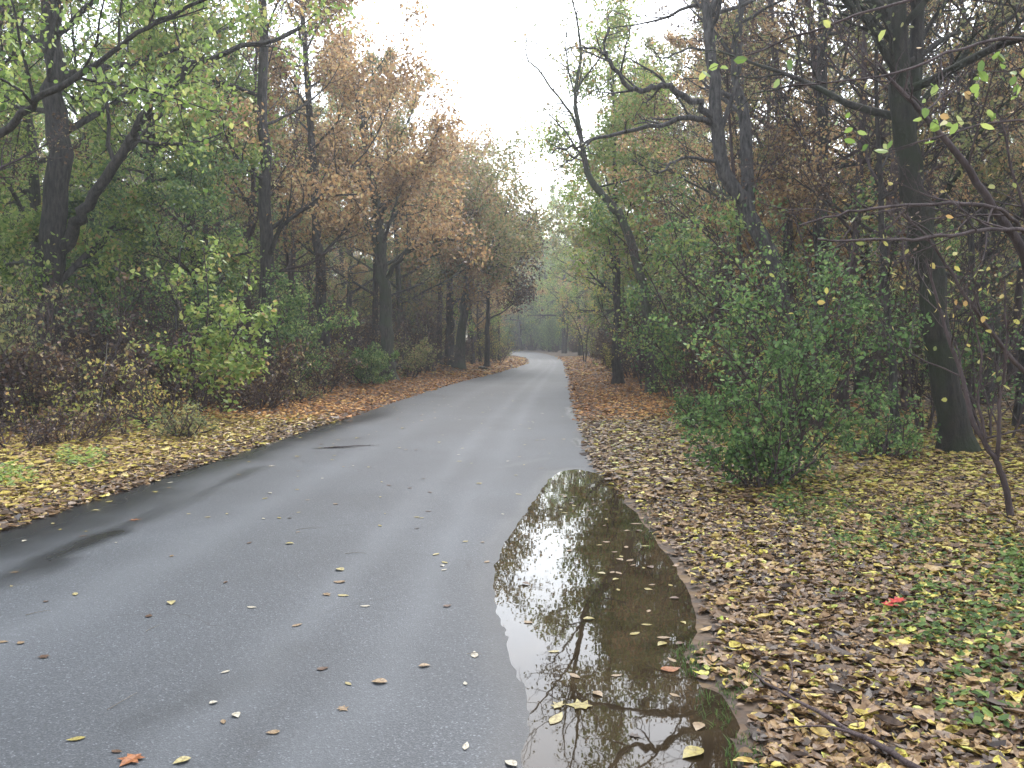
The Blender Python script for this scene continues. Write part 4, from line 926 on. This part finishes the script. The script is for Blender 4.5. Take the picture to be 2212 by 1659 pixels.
for u, v, s, c, lb, label in [
    (1200,1555,.09,'pale yellow',False,'big pale leaf floating at the lower left of the puddle'), (1205,1525,.08,'pale yellow',True,'pale lobed leaf above the big pale one in the puddle'),
    (1255,1525,.09,'yellow',True,'yellow-green leaf under the water surface in the lower puddle'), (1240,1460,.06,'tan',False,'tan leaf floating left of the branch reflection'),
    (1500,1628,.085,'yellow',False,'bright yellow leaf at the bottom of the puddle'), (1445,1447,.075,'orange-brown',False,'orange-brown leaf floating in the brown part of the puddle'),
    (1370,1370,.06,'yellow',False,'yellow leaf floating in the middle of the puddle'), (1198,1408,.05,'pale yellow',False,'pale leaf floating on the sky reflection'),
    (1140,1345,.05,'tan',False,'tan leaf floating near the left shore on the sky reflection'), (1135,1262,.06,'brown',False,'brown leaf on the sky reflection near the left shore'),
    (1270,1338,.05,'yellow',False,'small yellow leaf right of the sky reflection'), (1395,1350,.05,'yellow',False,'thin yellow leaf right of the puddle middle'),
    (1230,1190,.05,'tan',False,'thin tan leaf in the upper brown part of the puddle'), (1300,1240,.05,'pale yellow',False,'thin pale leaf in the upper middle of the puddle'),
    (1330,1460,.05,'tan',False,'tan leaf in the dense branch reflection'), (1370,1590,.05,'dark brown',True,'dark crumpled leaf standing on the lower puddle'),
    (1290,1500,.05,'tan',False,'tan leaf in the reflection of the crossing branches')]:
    g = G(u, v, ZW); leaf_at(g[0], g[1], s, c, lb, rnd.uniform(0, 6.28), label, z=ZW-.001)
g = G(1938, 1326); leaf_at(g[0], g[1], .11, 'red', True, 1.0, 'bright red leaf lying on the right litter', z=gz(g[0], g[1])+.04)
g = G(1920, 1332); leaf_at(g[0], g[1], .09, 'red', True, 2.6, 'second red leaf touching the bright red one', z=gz(g[0], g[1])+.035)
# scattered small ones, thicker towards the left edge
cnt = 0
while cnt < 270:
    y = 3+rnd.random()**1.05*22; L, Rr = float(xl(y)), float(xr(y)); t = rnd.random()**2.6 if rnd.random() < .82 else rnd.random()
    x = L+(Rr-L)*t; u = CX+F*x/y
    if u < -20 or float(pud_sd(np.array([x]), np.array([y]))[0]) < .05: continue
    c = rnd.choice(['pale yellow', 'whitish', 'tan', 'pale yellow', 'brown', 'yellow'])
    part = 'near' if y < 7 else ('middle' if y < 14 else 'far')
    where = 'left edge' if t < .2 else ('left half' if t < .5 else 'right half')
    leaf_at(x, y, rnd.uniform(.028, .06)*(1 if y < 8 else 1.25), c, rnd.random() < .15, rnd.uniform(0, 6.28),
            f'small {c} leaf strewn on the {where} of the {part} asphalt', f'small {c} leaves strewn on the {where} of the {part} asphalt'); cnt += 1
# floaters in the shallow right part of the puddle
cnt = 0
while cnt < 45:
    x, y = rnd.uniform(0, 1.6), rnd.uniform(2.4, 8.5); s = float(pud_sd(np.array([x]), np.array([y]))[0])
    if s > -.03 or s < -.45 or x < np.interp(y, [2, 4, 8], [.7, .6, .4]): continue
    c = rnd.choice(['tan', 'yellow', 'brown', 'tan']); part = 'lower' if y < 4.5 else 'upper'
    leaf_at(x, y, rnd.uniform(.035, .06), c, False, rnd.uniform(0, 6.28), f'small {c} leaf floating near the right shore of the {part} puddle', f'small {c} leaves floating at the right shore of the {part} puddle', z=ZW-.002); cnt += 1

def stick(label, P, r0, r1, mat='twig', side=(), name='fallen_branch', cat='branch'):
    tb = Tubes(); P = [np.array(q) for q in P]; base = P[0].copy(); Q = resample(P, 14)
    Q[1:-1] += np.random.RandomState(3).normal(size=(12, 3))*r0*.3
    tb.add(Q, np.linspace(r0, r1, 14), 7)
    for S, a, b in side: tb.add(resample(S, 8), np.linspace(a, b, 8), 5)
    o = link(name, tb.mesh(name, M[mat], base)); o.location = base; tag(o, label, cat)
def GP(u, v, h=.012):
    g = G(u, v, .03); return np.array([g[0], g[1], gz(g[0], g[1])+h])
stick('thick dark fallen stick slanting through the leaves at the bottom right', [GP(2010,1700,.04), GP(1940,1650,.045), GP(1860,1610,.05), GP(1780,1560,.045), GP(1700,1510,.04), GP(1625,1455,.03)], .013, .005, 'twig',
      [([GP(1860,1610,.05), GP(1790,1588,.05), GP(1720,1580,.04), GP(1680,1576,.03)], .006, .002), ([GP(1700,1510,.04), GP(1712,1470,.05), GP(1705,1440,.05)], .004, .002)])
for (a, b, lbl, mt, r) in [((232,1535),(296,1497),'long thin pale twig on the near left asphalt','twig_pale',.0016), ((745,1197),(790,1196),'thin twig above the cluster of pale leaves in mid road','twig_pale',.0016),
        ((640,1145),(685,1142),'short twig left of the road middle','twig_pale',.0018), ((55,1330),(110,1320),'thin pale twig on the dark damp left edge','twig_pale',.0018),
        ((1008,1414),(1042,1415),'short whitish twig left of the puddle','twig_pale',.002), ((315,1365),(345,1350),'small twig on the left part of the near road','twig_pale',.0015),
        ((700,968),(800,962),'dark twig lying along the damp crack on the left half of the road','twig',.006)]:
    A, B = G(*a), G(*b); A[2] += .004; B[2] += .004; mid = (A+B)/2+np.array([.01, .012, .004])
    stick(lbl, [A, mid, B], r, r*.5, mt, name='twig', cat='twig')
A, B = PX(1035, 796, 43.5), PX(1052, 793, 42.5)
for q in (A, B): q[2] = gz(q[0], q[1])+.09
stick('short pale log lying on the left verge just before the bend', [A, (A+B)/2+np.array([0, 0, .02]), B], .07, .05, 'twig_pale', name='log', cat='log')
A, B = PX(205, 885, 14.5), PX(232, 740, 14.8); A[2] = gz(A[0], A[1])
stick('thin pale upright stick standing in the weeds left of the sapling', [A, (A+B)/2+np.array([.03, 0, 0]), B], .014, .006, 'twig_pale', name='stick', cat='stick')

# ------------------------------------------------------------------ air
m, t, o = new_mat('haze'); pv = nd(t, 'ShaderNodeVolumePrincipled'); pv.inputs['Density'].default_value = .0015; pv.inputs['Color'].default_value = (.93, .96, 1, 1); pv.inputs['Anisotropy'].default_value = .55
t.links.new(pv.outputs[0], o.inputs['Volume'])
bv = np.array([[x, y, z] for z in (-3, 24) for y in (-62, 272) for x in (-212, 212)], float)
bf = np.array([[0, 2, 3, 1], [4, 5, 7, 6], [0, 1, 5, 4], [2, 6, 7, 3], [0, 4, 6, 2], [1, 3, 7, 5]])
tag(link('haze', mk_mesh('haze', bv, [bf], m, smooth=False)), 'pale damp autumn air that softens the far trees', 'haze', kind='stuff')
ORD = ['leftmost', 'second from left', 'third from left', 'fourth from left', 'fifth from left', 'sixth from left', 'seventh from left', 'eighth from left', 'ninth from left', 'tenth from left',
       'eleventh from left', 'twelfth from left', 'thirteenth from left', 'fourteenth from left', 'fifteenth from left', 'sixteenth from left']
same = {}
for o in scene.objects:
    if o.parent is None and o.get('category') in ('tree', 'shrub') and o.get('group'): same.setdefault(o['label'], []).append(o)
for lb, obs in same.items():
    if 1 < len(obs) <= len(ORD):
        for i, o in enumerate(sorted(obs, key=lambda o: o.location.x/o.location.y)):
            if len(lb.split())+len(ORD[i].split()) <= 16: o['label'] = lb+', '+(ORD[i] if i < len(obs)-1 else 'rightmost')
print('objects', len(scene.objects))
